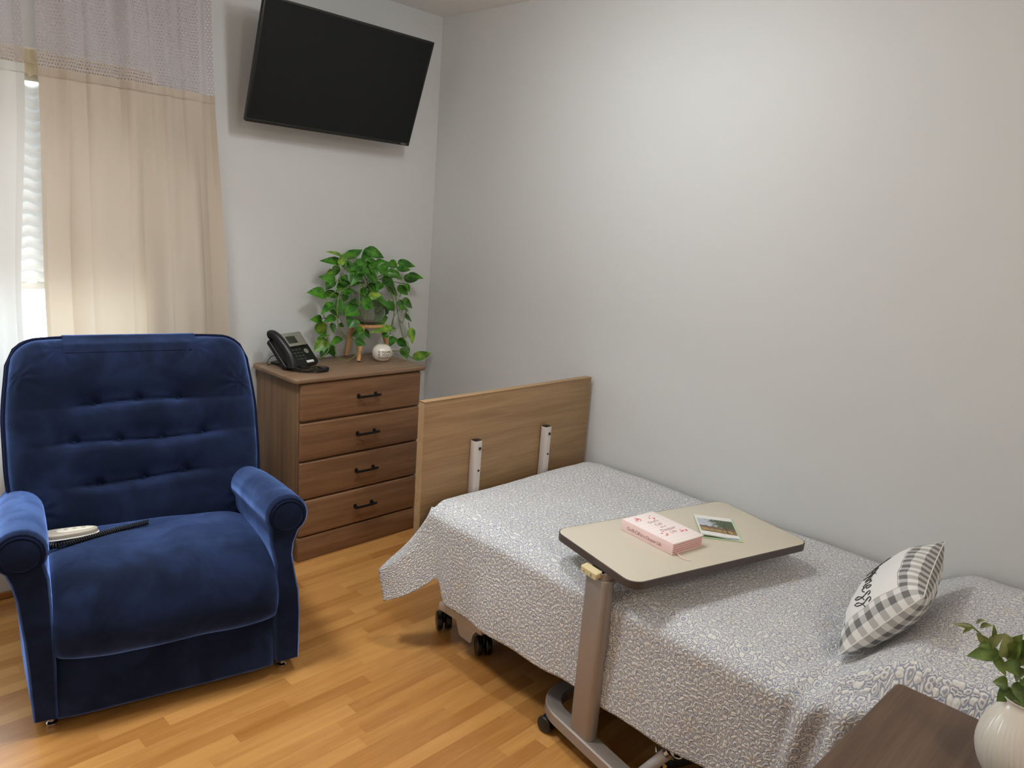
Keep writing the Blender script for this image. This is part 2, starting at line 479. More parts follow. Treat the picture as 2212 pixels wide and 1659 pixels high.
WM = {}
def thing(name, label, cat, loc=(0, 0, 0), rz=0.0, group=None):
    o = bpy.data.objects.new(name, None); COL.objects.link(o)
    o.empty_display_size = 0.05
    o.location = loc; o.rotation_euler = (0, 0, rz)
    WM[o] = Matrix.Translation(Vector(loc)) @ Matrix.Rotation(rz, 4, 'Z')
    return tag(o, label, cat, group)
def tag(o, label=None, cat=None, group=None, kind=None):
    if label: o['label'] = label
    if cat: o['category'] = cat
    if group: o['group'] = group
    if kind: o['kind'] = kind
    return o
def obj(name, g, m, parent=None, world=False, angle=35, smooth=True, label=None, recalc=True):
    """one mesh object; vertices are local to the parent's thing unless world"""
    me = bpy.data.meshes.new(name)
    W0 = WM.get(parent, Matrix.Identity(4)) if parent else Matrix.Identity(4)
    vs = g.v
    if world and parent: inv = W0.inverted(); vs = [inv @ v for v in g.v]
    me.from_pydata([tuple(v) for v in vs], [], g.f)
    me.validate(clean_customdata=False)
    if recalc:
        bm = bmesh.new(); bm.from_mesh(me); bmesh.ops.recalc_face_normals(bm, faces=bm.faces[:]); bm.to_mesh(me); bm.free()
    if g.uv:
        l = me.uv_layers.new(name='UVMap')
        for lp in me.loops: l.data[lp.index].uv = g.uv.get(lp.vertex_index, (0, 0))
    if smooth:
        for p in me.polygons: p.use_smooth = True
        me.set_sharp_from_angle(angle=math.radians(angle))
    me.materials.append(m)
    o = bpy.data.objects.new(name, me); COL.objects.link(o)
    if parent: o.parent = parent
    WM[o] = W0
    if label: o['label'] = label
    return o
def struct(name, g, m, **k):
    return tag(obj(name, g, m, smooth=k.pop('smooth', False), **k), kind='structure')
def text_geo(body, size, mtx, extrude=0.0004, shear=0.0, warp=None, align='LEFT', space=1.0):
    c = bpy.data.curves.new('lettering', 'FONT'); c.body = body; c.size = size; c.extrude = extrude; c.shear = shear
    c.align_x = align; c.space_character = space; c.resolution_u = 3
    o = bpy.data.objects.new('lettering', c); COL.objects.link(o)
    dg = bpy.context.evaluated_depsgraph_get()
    me = bpy.data.meshes.new_from_object(o.evaluated_get(dg))
    g = G(); g.add([(warp(v.co) if warp else mtx @ v.co) for v in me.vertices], [tuple(p.vertices) for p in me.polygons])
    bpy.data.objects.remove(o); bpy.data.curves.remove(c); bpy.data.meshes.remove(me)
    return g
def smooth(a, b, x):
    t = max(0.0, min(1.0, (x - a) / (b - a))) if b != a else float(x >= a)
    return t * t * (3 - 2 * t)
def lerp(a, b, t): return a + (b - a) * t
def catmull(pts, n):
    P = [Vector(p) for p in pts]; P = [P[0] * 2 - P[1]] + P + [P[-1] * 2 - P[-2]]; out = []
    for i in range(1, len(P) - 2):
        for k in range(n):
            t = k / n; a, b, c, d = P[i - 1], P[i], P[i + 1], P[i + 2]
            out.append(0.5 * ((2 * b) + (c - a) * t + (2 * a - 5 * b + 4 * c - d) * t * t + (3 * b - a - 3 * c + d) * t ** 3))
    out.append(P[-2]); return out
def rrect(x0, y0, x1, y1, r, n=6):
    out = []
    for cx, cy, a0 in ((x1 - r, y1 - r, 0), (x0 + r, y1 - r, 90), (x0 + r, y0 + r, 180), (x1 - r, y0 + r, 270)):
        for k in range(n + 1):
            a = math.radians(a0 + 90 * k / n); out.append((cx + r * math.cos(a), cy + r * math.sin(a)))
    return out
def helix(path, rad, turns, n=9):
    """coil wound round a polyline"""
    P = [Vector(p) for p in path]; L = [0]
    for a, b in zip(P, P[1:]): L.append(L[-1] + (b - a).length)
    out = []; m = int(turns * n)
    for i in range(m + 1):
        s = L[-1] * i / m
        j = max(k for k in range(len(P) - 1) if L[k] <= s + 1e-9)
        t = (s - L[j]) / max(1e-9, L[j + 1] - L[j]); p = P[j].lerp(P[j + 1], t); T = (P[j + 1] - P[j]).normalized()
        N = T.orthogonal().normalized() if abs(T.z) > 0.9 else (Vector((0, 0, 1)) - T * T.z).normalized()
        B = T.cross(N); a = 2 * PI * i / n
        out.append(p + (N * math.cos(a) + B * math.sin(a)) * rad)
    return out

# ------------------------------------------------------------------ room
RX0, RY0, RZ = -3.75, -4.7, 2.5
struct('floor', G().box((RX0, RY0, -0.05), (0, 0, 0)), M['floor'])
struct('ceiling', G().box((RX0, RY0, RZ), (0, 0, RZ + 0.05)), M['ceiling'])
struct('wall_right', G().box((0, RY0, -0.05), (0.08, 0.1, RZ + 0.05)), M['wall'])
WX0, WX1, WZ0, WZ1 = -3.0, -1.44, 0.535, 1.94
wb = G()
for lo, hi in (((RX0, 0, 0), (WX0, 0.1, RZ)), ((WX1, 0, 0), (0, 0.1, RZ)), ((WX0, 0, 0), (WX1, 0.1, WZ0)), ((WX0, 0, WZ1), (WX1, 0.1, RZ))):
    wb.box(lo, hi)
struct('wall_back', wb, M['wall'])
struct('wall_left', G().box((RX0 - 0.08, RY0, -0.05), (RX0, 0.1, RZ + 0.05)), M['wall'])
struct('wall_front', G().box((RX0, RY0 - 0.08, -0.05), (0, RY0, RZ + 0.05)), M['wall'])
struct('baseboard_back', G().box((RX0, -0.014, 0), (0, -0.0005, 0.028), 0.006), M['oak_trim'])
struct('baseboard_right', G().box((-0.014, RY0, 0), (-0.0005, -0.015, 0.028), 0.006), M['oak_trim'])

# window: casing, sill, sash bars and panes
win = G()
win.box((WX0 - 0.05, -0.014, WZ1), (WX1 + 0.05, -0.0005, WZ1 + 0.055), 0.004)
win.box((WX0 - 0.05, -0.014, WZ0), (WX0, -0.0005, WZ1), 0.004); win.box((WX1, -0.014, WZ0), (WX1 + 0.05, -0.0005, WZ1), 0.004)
wn = struct('window_1', win, M['white_trim'])
obj('window_sill', G().box((WX0 - 0.06, -0.034, WZ0 - 0.022), (WX1 + 0.06, 0.03, WZ0), 0.005), M['white_trim'], wn)
fr = G()
for a, b in ((WX0, WX0 + 0.045), (WX1 - 0.045, WX1), (-2.245, -2.195)): fr.box((a, 0.045, WZ0), (b, 0.085, WZ1), 0.004)
for a, b in ((WZ0, WZ0 + 0.045), (WZ1 - 0.045, WZ1)): fr.box((WX0 + 0.045, 0.046, a), (WX1 - 0.045, 0.084, b), 0.004)
obj('window_frame', fr, M['white_trim'], wn)
for a, b in ((WX0 + 0.045, -2.245), (-2.195, WX1 - 0.045)):
    obj('window_pane', G().box((a, 0.062, WZ0 + 0.045), (b, 0.066, WZ1 - 0.045)), M['pane'], wn, smooth=False)

# scalloped blind, drawn two thirds of the way down, hung in the window opening
bl = thing('window_blind', 'white scalloped fabric blind behind the gap between the two curtains', 'blind', (-1.82, 0.02, WZ1))
def blind_pt(u, v):
    x = lerp(-2.19, -1.46, u); z = lerp(1.88, 1.20, v)
    k = (v * 17) % 1.0
    return Vector((x, 0.018 - 0.020 * math.sin(PI * k) ** 0.7 + 0.004 * math.sin(x * 40 + int(v * 17)), z - 0.010 * math.sin(x * 46) ** 2))
obj('blind_fabric', G().grid(blind_pt, 150, 136), M['blind'], bl, world=True, angle=80)
obj('head_rail', G().box((-2.19, -0.004, 1.885), (-1.45, 0.036, 1.935), 0.004), M['white_trim'], bl, world=True)
obj('bottom_rail', G().box((-2.19, 0.004, 1.168), (-1.46, 0.032, 1.194), 0.006), M['white_trim'], bl, world=True)

# gathered valance on a thin rod along the window head
va = thing('window_valance', 'ivory gathered valance along the window head seen through the curtain netting', 'valance', (-2.22, -0.026, 1.93))
def val_pt(u, v):
    x = lerp(-3.02, -1.42, u); z = lerp(1.985, 1.905, v)
    a = math.sin(x * 210) * 0.004 + math.sin(x * 93 + 1) * 0.004
    return Vector((x, -0.026 + a * (1 - 0.8 * math.exp(-((v - 0.5) / 0.1) ** 2)), z - (0.009 * math.sin(x * 120) ** 2 if v > 0.9 else 0)))
obj('valance_cloth', G().grid(val_pt, 520, 12), M['valance'], va, world=True, angle=80)
obj('curtain_rod', G().tube([(-3.05, -0.026, 1.944), (-1.40, -0.026, 1.944)], 0.0045, 10), M['valance'], va, world=True)

# cubicle curtains: netting on top, solid cloth below, hung from a ceiling track
tr = G().box((-3.4, -0.105, 2.47), (-1.12, -0.08, 2.4995), 0.003)
tag(obj('curtain_track', tr, M['white_trim']), 'white curtain track fixed to the ceiling above the window', 'curtain track')
def fold(x, z, seed, amp):
    def rg(q): return 1.0 - 2.0 * abs(math.sin(q)) ** 0.75
    lo = 0.62 * rg(x * 13.5 + seed) + 0.36 * math.sin(x * 47 + seed * 2.1 + 1.5 * math.sin(x * 9)) + 0.22 * rg(x * 25 + seed * 0.7)
    hi = 0.55 * rg(x * 29 + seed) + 0.4 * math.sin(x * 97 + seed * 1.7) + 0.25 * math.sin(x * 27 + seed)
    k = smooth(2.3, 1.3, z)
    return amp * lerp(hi * 0.7, lo * lerp(0.75, 1.15, smooth(1.9, 0.9, z)), k)
def curtain(name, label, xl, xr, seed, mat_c, zb, amp, y0):
    """xl, xr: functions of z giving the curtain's two edges"""
    t = thing(name, label, 'curtain', ((xl(1.2) + xr(1.2)) / 2, y0, zb))
    def pt(z0, z1):
        def f(u, v):
            z = lerp(z0, z1, v); x = lerp(xl(z), xr(z), u)
            un = lerp(xl(2.4), xr(2.4), u)
            return Vector((x, y0 + fold(un, z, seed, amp) + 0.008 * math.sin(z * 3 + un * 9), z))
        return f
    seam = 1.922
    L = abs(xr(2.0) - xl(2.0)) * 1.25
    obj('curtain_cloth', G().grid(pt(seam, zb), 240, 70), mat_c, t, world=True, angle=80)
    obj('netting', G().grid(pt(2.465, seam), 240, 30, uv=lambda u, v: (u * L, v * 0.545)), M['net'], t, world=True, angle=80)
    def hem(u, v):
        p = pt(seam + 0.006, seam - 0.022)(u, v); p.y -= 0.0035; return p
    obj('seam_band', G().grid(hem, 240, 3), mat_c, t, world=True, angle=80)
    return t
curtain('cubicle_curtain', 'cream cloth curtain with lilac netting top behind the blue recliner', lambda z: lerp(-1.812, -1.836, smooth(1.95, 1.06, z)), lambda z: lerp(-1.218, -1.166, smooth(2.3, 0.9, z)), 1.3, M['curtain'], 0.42, 0.032, -0.092)
curtain('cubicle_curtain', 'white cloth curtain panel with netting top at the left of the window gap', lambda z: -2.03, lambda z: lerp(-1.852, -1.908, smooth(1.95, 1.06, z)), 4.1, M['curtain_white'], 0.42, 0.018, -0.090)

# ceiling lamps, plus an added base for the rear fill light
def ceiling_lamp(loc, label):
    t = thing('ceiling_light', label, 'light', (loc[0], loc[1], 2.4995), 0, 'ceiling lights of the room')
    g = G().lathe([(0.0, 0), (0.085, 0), (0.085, -0.02), (0.03, -0.034), (0.0, -0.034)], 32)
    obj('lamp_base', g, M['white_trim'], t)
    return t
ceiling_lamp(LAMP_A, 'round white ceiling lamp base above the bed side')
ceiling_lamp(LAMP_B, 'round white ceiling lamp base above the blue recliner')
ceiling_lamp(FILL_C, 'added round white lamp base for the unseen rear fill light')

# ------------------------------------------------------------------ television
tv = thing('television', 'flat black television tilted forward on the wall above the chest of drawers', 'television', (-0.69, -0.125, 1.855))
tilt = math.atan2(0.157, 0.447); TW, TH = 0.822, 0.474
Mtv = Matrix.Translation((-0.69, -0.125, 1.852)) @ Matrix.Rotation(tilt, 4, 'X')     # local: x right, z up the panel, -y towards the room
g = G().box((-TW / 2, 0, 0), (TW / 2, 0.018, TH), 0.004); g.box((-TW / 2 + 0.06, 0.017, 0.03), (TW / 2 - 0.06, 0.055, TH * 0.62), 0.012)
obj('case', G().add([Mtv @ v for v in g.v], g.f), M['black_plastic'], tv, world=True)
g = G(); b_ = 0.009
for lo, hi in (((-TW / 2, -0.005, 0), (TW / 2, 0.002, 0.014)), ((-TW / 2, -0.005, TH - b_), (TW / 2, 0.002, TH)), ((-TW / 2, -0.005, 0.014), (-TW / 2 + b_, 0.002, TH - b_)), ((TW / 2 - b_, -0.005, 0.014), (TW / 2, 0.002, TH - b_))):
    g.box(lo, hi, 0.0015)
obj('bezel', G().add([Mtv @ v for v in g.v], g.f), M['black_plastic'], tv, world=True)
g = G().box((-TW / 2 + b_, -0.003, 0.014), (TW / 2 - b_, 0.001, TH - b_))
obj('screen', G().add([Mtv @ v for v in g.v], g.f), M['screen'], tv, world=True)
obj('logo', text_geo('VIZIO', 0.0125, Mtv @ Matrix.Translation((TW / 2 - 0.05, -0.0052, 0.0035)) @ Matrix.Rotation(PI / 2, 4, 'X'), 0.0002), M['silver_plastic'], tv, world=True, label='small grey maker lettering')
g = G().box((-0.82, -0.012, 1.93), (-0.56, -0.0005, 2.2), 0.004)
g.box((-0.74, -0.16, 2.02), (-0.70, -0.01, 2.06), 0.004); g.box((-0.68, -0.16, 2.02), (-0.64, -0.01, 2.06), 0.004)
obj('wall_bracket', g, M['dark_metal'], tv, world=True)

# ------------------------------------------------------------------ chest of drawers
dx0, dx1, dy0, dz = -0.990, -0.340, -0.384, 0.811
dr = thing('chest_of_drawers', 'brown wooden chest of four drawers with black pulls in the corner', 'chest of drawers', (-0.667, -0.2, 0))
g = G().box((dx0, dy0 + 0.012, 0), (dx1, -0.016, dz), 0.002)
obj('body', g, M['dresser_v'], dr, world=True)
g = G().prism(rrect(-1.017, -0.400, -0.318, -0.016, 0.022), dz, dz + 0.021, 2, 0.006, 3)
obj('top', g, M['dresser_top'], dr, world=True)
obj('plinth', G().box((dx0, dy0 - 0.004, 0.0), (dx1, dy0 + 0.014, 0.110), 0.003), M['dresser_h'], dr, world=True)
lev = [(0.640, 0.806), (0.464, 0.634), (0.288, 0.458), (0.116, 0.282)]
for i, (a, b) in enumerate(lev):
    d_ = obj('drawer', G().box((dx0 + 0.004, dy0 - 0.006, a), (dx1 - 0.004, dy0 + 0.013, b), 0.009, 3), M['dresser_h'], dr, world=True)
    zc = a + (b - a) * 0.52; hx0, hx1 = -0.706, -0.598
    h = G().tube(catmull([(hx0 - 0.004, dy0 - 0.030, zc), (hx0 + 0.02, dy0 - 0.033, zc), (hx1 - 0.02, dy0 - 0.033, zc), (hx1 + 0.004, dy0 - 0.030, zc)], 4), 0.0058, 8)
    for hx in (hx0 + 0.008, hx1 - 0.008):
        h.tube([(hx, dy0 - 0.004, zc), (hx, dy0 - 0.031, zc)], 0.0052, 8); h.box((hx - 0.008, dy0 - 0.009, zc - 0.009), (hx + 0.008, dy0 - 0.005, zc + 0.009), 0.002)
    obj('handle', h, M['black_metal'], d_, world=True)
TOPZ = dz + 0.021

# ------------------------------------------------------------------ desk phone
PHR = math.atan2(0.29, 0.957)
ph = thing('desk_phone', 'black corded desk phone with grey display on the chest of drawers', 'telephone', (-0.764, -0.166, TOPZ), PHR)
sl = math.radians(46)
Mp = Matrix.Translation((-0.085, 0.0, 0.016)) @ Matrix.Rotation(sl, 4, 'X')      # plate: local x across, y up the slope, z out
g = G(); 
def PT(q): return [Mp @ v for v in q.v]
b0 = G().prism(rrect(-0.125, -0.005, 0.085, 0.152, 0.014), -0.022, 0.0, 2, 0.005, 3)
obj('phone_body', G().add(PT(b0), b0.f), M['black_plastic'], ph)
f_ = G().prism(rrect(-0.15, 0.02, -0.02, 0.155, 0.01), 0.0, 0.011, 2, 0.003); f_.box((-0.12, 0.07, 0.008), (-0.04, 0.13, 0.075), 0.006)
obj('phone_foot', f_, M['black_plastic'], ph)
b0 = G().prism(rrect(-0.060, 0.094, 0.074, 0.166, 0.006), 0.0, 0.009, 2, 0.003)
pn = obj('display_panel', G().add(PT(b0), b0.f), M['silver_plastic'], ph)
b0 = G().box((-0.034, 0.108, 0.0088), (0.022, 0.146, 0.0102), 0.0006)
obj('display', G().add(PT(b0), b0.f), M['lcd'], pn)
for r in range(4):
    for c_ in range(3):
        b0 = G().box((-0.035 + c_ * 0.021, 0.022 + r * 0.0165, -0.0005), (-0.021 + c_ * 0.021, 0.032 + r * 0.0165, 0.0024), 0.0012)
        obj('key', G().add(PT(b0), b0.f), M['key'], ph)
b0 = G().lathe([(0.0, 0), (0.0125, 0), (0.0125, 0.0022), (0.006, 0.003), (0.006, 0.0012), (0.0, 0.0012)], 20, (0.047, 0.064, 0))
obj('navigation_key', G().add(PT(b0), b0.f), M['silver_plastic'], ph, label='round silver navigation key')
b0 = G().box((0.012, 0.004, 0.0), (0.056, 0.0155, 0.0008))
obj('sticker', G().add(PT(b0), b0.f), M['white_paper'], ph, label='white name sticker')
# handset: an arched bar with a rounded earpiece and mouthpiece
hp = catmull([(-0.106, -0.018, 0.012), (-0.106, 0.004, 0.028), (-0.106, 0.040, 0.040), (-0.106, 0.085, 0.042), (-0.106, 0.130, 0.036), (-0.106, 0.158, 0.022), (-0.106, 0.166, 0.006)], 5)
hr = [0.017 + 0.007 * (abs(i / (len(hp) - 1) - 0.5) * 2) ** 2 for i in range(len(hp))]; hr[0] *= 0.6; hr[-1] *= 0.6
b0 = G().tube(hp, hr, 14)
obj('handset', G().add(PT(b0), b0.f), M['black_plastic'], ph)
coil = helix(catmull([(-0.196, -0.035, 0.016), (-0.185, -0.075, 0.011), (-0.150, -0.118, 0.011), (-0.100, -0.128, 0.011), (-0.072, -0.108, 0.011), (-0.085, -0.076, 0.011), (-0.12, -0.05, 0.011), (-0.14, -0.018, 0.012)], 6), 0.0062, 52)
obj('coiled_cord', G().tube(coil, 0.0021, 6), M['black_plastic'], ph)
obj('line_cord', G().tube(catmull([(-0.13, 0.10, 0.045), (-0.165, 0.125, 0.042), (-0.185, 0.132, 0.018), (-0.18, 0.138, 0.003), (-0.15, 0.14, 0.003)], 5), 0.0016, 6), M['black_plastic'], ph)

# ------------------------------------------------------------------ plant on its stand, jar, blessing stone
SC = Vector((-0.460, -0.097, 0))
ps = thing('plant_stand', 'small round light wooden stool with splayed legs under the trailing plant', 'plant stand', (SC.x, SC.y, TOPZ))
obj('seat', G().lathe([(0, 0.156), (0.086, 0.156), (0.089, 0.159), (0.089, 0.166), (0.086, 0.169), (0, 0.169)], 40), M['stand_wood'], ps)
for a, r0, r1 in ((220, 0.084, 0.131), (140, 0.070, 0.096), (336, 0.072, 0.122)):
    ca, sa = math.cos(math.radians(a)), math.sin(math.radians(a))
    obj('leg', G().tube([(r0 * ca, r0 * sa, 0.158), (r1 * ca, r1 * sa, 0.0036)], [0.0125, 0.0100], 14), M['stand_wood'], ps)
jr = G().lathe([(0.0, 0), (0.056, 0), (0.074, 0.012), (0.086, 0.05), (0.086, 0.075), (0.074, 0.115), (0.066, 0.128), (0.066, 0.145), (0.070, 0.150), (0.066, 0.150), (0.061, 0.145), (0.061, 0.128), (0.069, 0.113), (0.081, 0.075), (0.081, 0.05), (0.069, 0.015), (0.05, 0.006), (0, 0.006)], 40, (SC.x, SC.y, TOPZ + 0.1695))
tag(obj('glass_jar', jr, M['jar']), 'cloudy glass jar holding the trailing plant on the wooden stool', 'jar')

def leaf(g, B, T, w, curl=0.15, face=None):
    B = Vector(B); T = Vector(T); d = T - B; L = d.length; d.normalize()
    n = face if face is not None else Vector((-0.5, -0.75, 0.55)).normalized()
    s = n.cross(d); s = s.normalized() if s.length > 1e-3 else d.orthogonal().normalized()
    n = d.cross(s).normalized()
    prof = [(0.0, 0.0), (0.02, 0.42), (0.10, 0.82), (0.24, 1.0), (0.42, 0.93), (0.60, 0.72), (0.78, 0.42), (0.91, 0.16), (1.0, 0.0)]
    vs = []; us = []; fs = []; K = 6
    for t, hw in prof:
        for k in range(K + 1):
            q = k / K * 2 - 1
            back = -0.05 * (abs(q) ** 1.5) * (1 - smooth(0, 0.2, t))
            z = -curl * t * t * L + 0.30 * abs(q) ** 1.3 * hw * w * 0.5
            vs.append(B + d * ((t + back) * L) + s * (q * hw * w * 0.5) + n * z); us.append((k / K, t))
    for i in range(len(prof) - 1):
        for k in range(K):
            fs.append((i * (K + 1) + k, i * (K + 1) + k + 1, (i + 1) * (K + 1) + k + 1, (i + 1) * (K + 1) + k))
    g.add(vs, fs, us)
LEAVES=[
(-0.624,-0.125,1.317,-0.728,-0.155,1.355,0.075,1),(-0.634,-0.111,1.298,-0.744,-0.139,1.305,0.088,0),(-0.647,-0.139,1.286,-0.638,-0.156,1.34,0.075,1),(-0.562,-0.067,1.309,-0.479,-0.066,1.356,0.138,0),(-0.433,-0.08,1.35,-0.509,-0.105,1.312,0.125,0),(-0.477,-0.099,1.353,-0.387,-0.122,1.319,0.125,0),(-0.506,-0.13,1.3,-0.617,-0.161,1.261,0.113,0),(-0.494,-0.127,1.308,-0.402,-0.12,1.296,0.075,0),(-0.619,-0.075,1.272,-0.645,-0.073,1.219,0.088,0),(-0.548,-0.147,1.268,-0.609,-0.173,1.197,0.15,0),(-0.664,-0.119,1.216,-0.749,-0.125,1.229,0.1,0),(-0.646,-0.083,1.208,-0.685,-0.079,1.163,0.113,0),(-0.648,-0.07,1.251,-0.698,-0.101,1.234,0.062,1),(-0.585,-0.094,1.196,-0.645,-0.098,1.165,0.1,0),(-0.63,-0.102,1.214,-0.58,-0.129,1.196,0.1,0),(-0.608,-0.105,1.231,-0.604,-0.136,1.214,0.075,0),(-0.565,-0.066,1.297,-0.571,-0.062,1.255,0.088,0),(-0.701,-0.098,1.145,-0.798,-0.12,1.163,0.138,0),(-0.677,-0.068,1.145,-0.587,-0.077,1.136,0.088,0),(-0.634,-0.14,1.161,-0.56,-0.137,1.168,0.088,0),(-0.523,-0.172,1.25,-0.458,-0.188,1.206,0.15,0),(-0.449,-0.164,1.279,-0.397,-0.18,1.239,0.125,0),(-0.364,-0.131,1.302,-0.331,-0.153,1.274,0.1,0),(-0.269,-0.076,1.294,-0.183,-0.109,1.28,0.1,0),(-0.322,-0.141,1.269,-0.235,-0.148,1.268,0.075,0),(-0.338,-0.121,1.246,-0.275,-0.132,1.216,0.113,0),(-0.222,-0.105,1.238,-0.137,-0.125,1.22,0.075,0),(-0.214,-0.06,1.213,-0.143,-0.086,1.211,0.113,0),(-0.386,-0.11,1.219,-0.325,-0.136,1.191,0.125,0),(-0.438,-0.161,1.203,-0.473,-0.184,1.169,0.1,0),(-0.287,-0.115,1.184,-0.23,-0.116,1.126,0.1,0),(-0.246,-0.118,1.193,-0.232,-0.128,1.15,0.056,0),(-0.456,-0.138,1.297,-0.496,-0.169,1.254,0.113,0),(-0.447,-0.21,1.287,-0.483,-0.234,1.253,0.088,0),(-0.336,-0.08,1.185,-0.268,-0.087,1.123,0.088,0),(-0.525,-0.195,1.142,-0.46,-0.215,1.157,0.081,1),(-0.562,-0.2,1.122,-0.501,-0.214,1.094,0.15,0),(-0.481,-0.211,1.13,-0.41,-0.215,1.096,0.113,0),(-0.437,-0.139,1.09,-0.345,-0.131,1.034,0.175,0),(-0.455,-0.153,1.024,-0.355,-0.144,1.032,0.138,0),(-0.305,-0.143,1.114,-0.297,-0.165,1.064,0.075,0),(-0.221,-0.063,1.101,-0.139,-0.063,1.063,0.113,0),(-0.266,-0.11,1.073,-0.198,-0.103,1.056,0.1,0),(-0.227,-0.092,1.02,-0.168,-0.09,1.004,0.119,0),(-0.206,-0.12,0.964,-0.211,-0.146,0.889,0.094,1),(-0.371,-0.177,0.983,-0.506,-0.206,0.984,0.094,1),(-0.35,-0.113,0.966,-0.279,-0.104,0.977,0.075,0),(-0.43,-0.187,0.955,-0.408,-0.221,0.951,0.075,0),(-0.326,-0.141,0.929,-0.371,-0.169,0.897,0.094,0),(-0.255,-0.078,0.901,-0.2,-0.097,0.864,0.1,0),(-0.252,-0.12,0.867,-0.239,-0.151,0.817,0.138,0),(-0.133,-0.062,0.797,-0.01,-0.077,0.819,0.113,1),(-0.671,-0.127,1.103,-0.755,-0.16,1.074,0.106,0),(-0.656,-0.14,1.125,-0.663,-0.168,1.056,0.113,0),(-0.566,-0.157,1.101,-0.647,-0.186,1.082,0.1,0),(-0.597,-0.212,1.08,-0.674,-0.224,1.068,0.113,0),(-0.691,-0.124,1.075,-0.613,-0.114,1.042,0.075,0),(-0.669,-0.135,1.043,-0.732,-0.146,1.027,0.088,0),(-0.704,-0.079,1.026,-0.767,-0.096,1.031,0.094,0),(-0.711,-0.061,1.003,-0.671,-0.075,0.942,0.138,1),(-0.676,-0.124,1.013,-0.671,-0.141,0.966,0.069,0),(-0.615,-0.212,1.044,-0.649,-0.228,1.007,0.163,0),(-0.547,-0.194,0.976,-0.607,-0.189,0.961,0.15,0),(-0.508,-0.144,0.974,-0.479,-0.157,0.936,0.069,0),(-0.602,-0.212,0.94,-0.557,-0.236,0.924,0.094,0),(-0.626,-0.124,0.94,-0.694,-0.15,0.923,0.088,0),(-0.703,-0.125,0.936,-0.766,-0.121,0.884,0.15,1),(-0.708,-0.133,0.962,-0.76,-0.166,0.96,0.1,0),(-0.65,-0.066,0.897,-0.621,-0.076,0.837,0.094,0),(-0.656,-0.061,0.888,-0.704,-0.078,0.848,0.113,0),(-0.577,-0.068,0.992,-0.61,-0.074,0.99,0.062,0),(-0.568,-0.078,1.136,-0.588,-0.079,1.107,0.088,0)
]
STEMS=[
[(-0.435,-0.1,1.196),(-0.38,-0.14,1.179),(-0.351,-0.15,1.128),(-0.339,-0.15,1.063),(-0.346,-0.15,0.993),(-0.36,-0.15,0.95),(-0.399,-0.16,0.945)],[(-0.425,-0.1,1.201),(-0.344,-0.12,1.181),(-0.316,-0.12,1.146),(-0.294,-0.12,1.049),(-0.267,-0.12,0.958),(-0.251,-0.12,0.917),(-0.226,-0.13,0.885),(-0.236,-0.14,0.828)],[(-0.236,-0.11,1.121),(-0.256,-0.11,1.086),(-0.315,-0.12,1.032),(-0.334,-0.12,0.97)],[(-0.496,-0.1,1.197),(-0.642,-0.16,1.172),(-0.682,-0.18,1.123),(-0.677,-0.18,1.017),(-0.639,-0.18,0.962),(-0.585,-0.18,0.934),(-0.577,-0.19,0.876),(-0.629,-0.2,0.849),(-0.682,-0.2,0.861),(-0.701,-0.19,0.91)],[(-0.725,-0.16,0.976),(-0.716,-0.17,0.907),(-0.738,-0.17,0.876),(-0.771,-0.18,0.864)],[(-0.516,-0.1,1.193),(-0.672,-0.12,1.151),(-0.721,-0.12,1.071),(-0.702,-0.12,1.034),(-0.664,-0.12,1.037)],[(-0.5,-0.12,1.203),(-0.572,-0.19,1.175),(-0.576,-0.2,1.111),(-0.549,-0.2,1.035),(-0.535,-0.2,1.076)],[(-0.499,-0.14,1.201),(-0.493,-0.2,1.142),(-0.451,-0.2,1.099),(-0.48,-0.2,1.07)],[(-0.224,-0.1,1.052),(-0.256,-0.11,0.997),(-0.274,-0.11,1.011)],[(-0.214,-0.11,0.995),(-0.21,-0.11,0.945),(-0.246,-0.12,0.916)],[(-0.272,-0.1,1.125),(-0.243,-0.1,1.186),(-0.269,-0.09,1.194),(-0.369,-0.08,1.211)],[(-0.471,-0.1,1.205),(-0.509,-0.1,1.272),(-0.54,-0.1,1.321)],[(-0.471,-0.1,1.205),(-0.45,-0.08,1.279),(-0.457,-0.08,1.312)],[(-0.486,-0.1,1.205),(-0.606,-0.1,1.271),(-0.626,-0.1,1.295)],[(-0.456,-0.1,1.205),(-0.354,-0.1,1.248),(-0.302,-0.1,1.274)],[(-0.456,-0.1,1.205),(-0.332,-0.1,1.222),(-0.233,-0.1,1.217)],[(-0.486,-0.1,1.201),(-0.608,-0.12,1.2),(-0.665,-0.12,1.208)],[(-0.278,-0.14,0.868),(-0.202,-0.14,0.812),(-0.191,-0.14,0.82)],[(-0.34,-0.15,0.862),(-0.272,-0.14,0.858)]
]
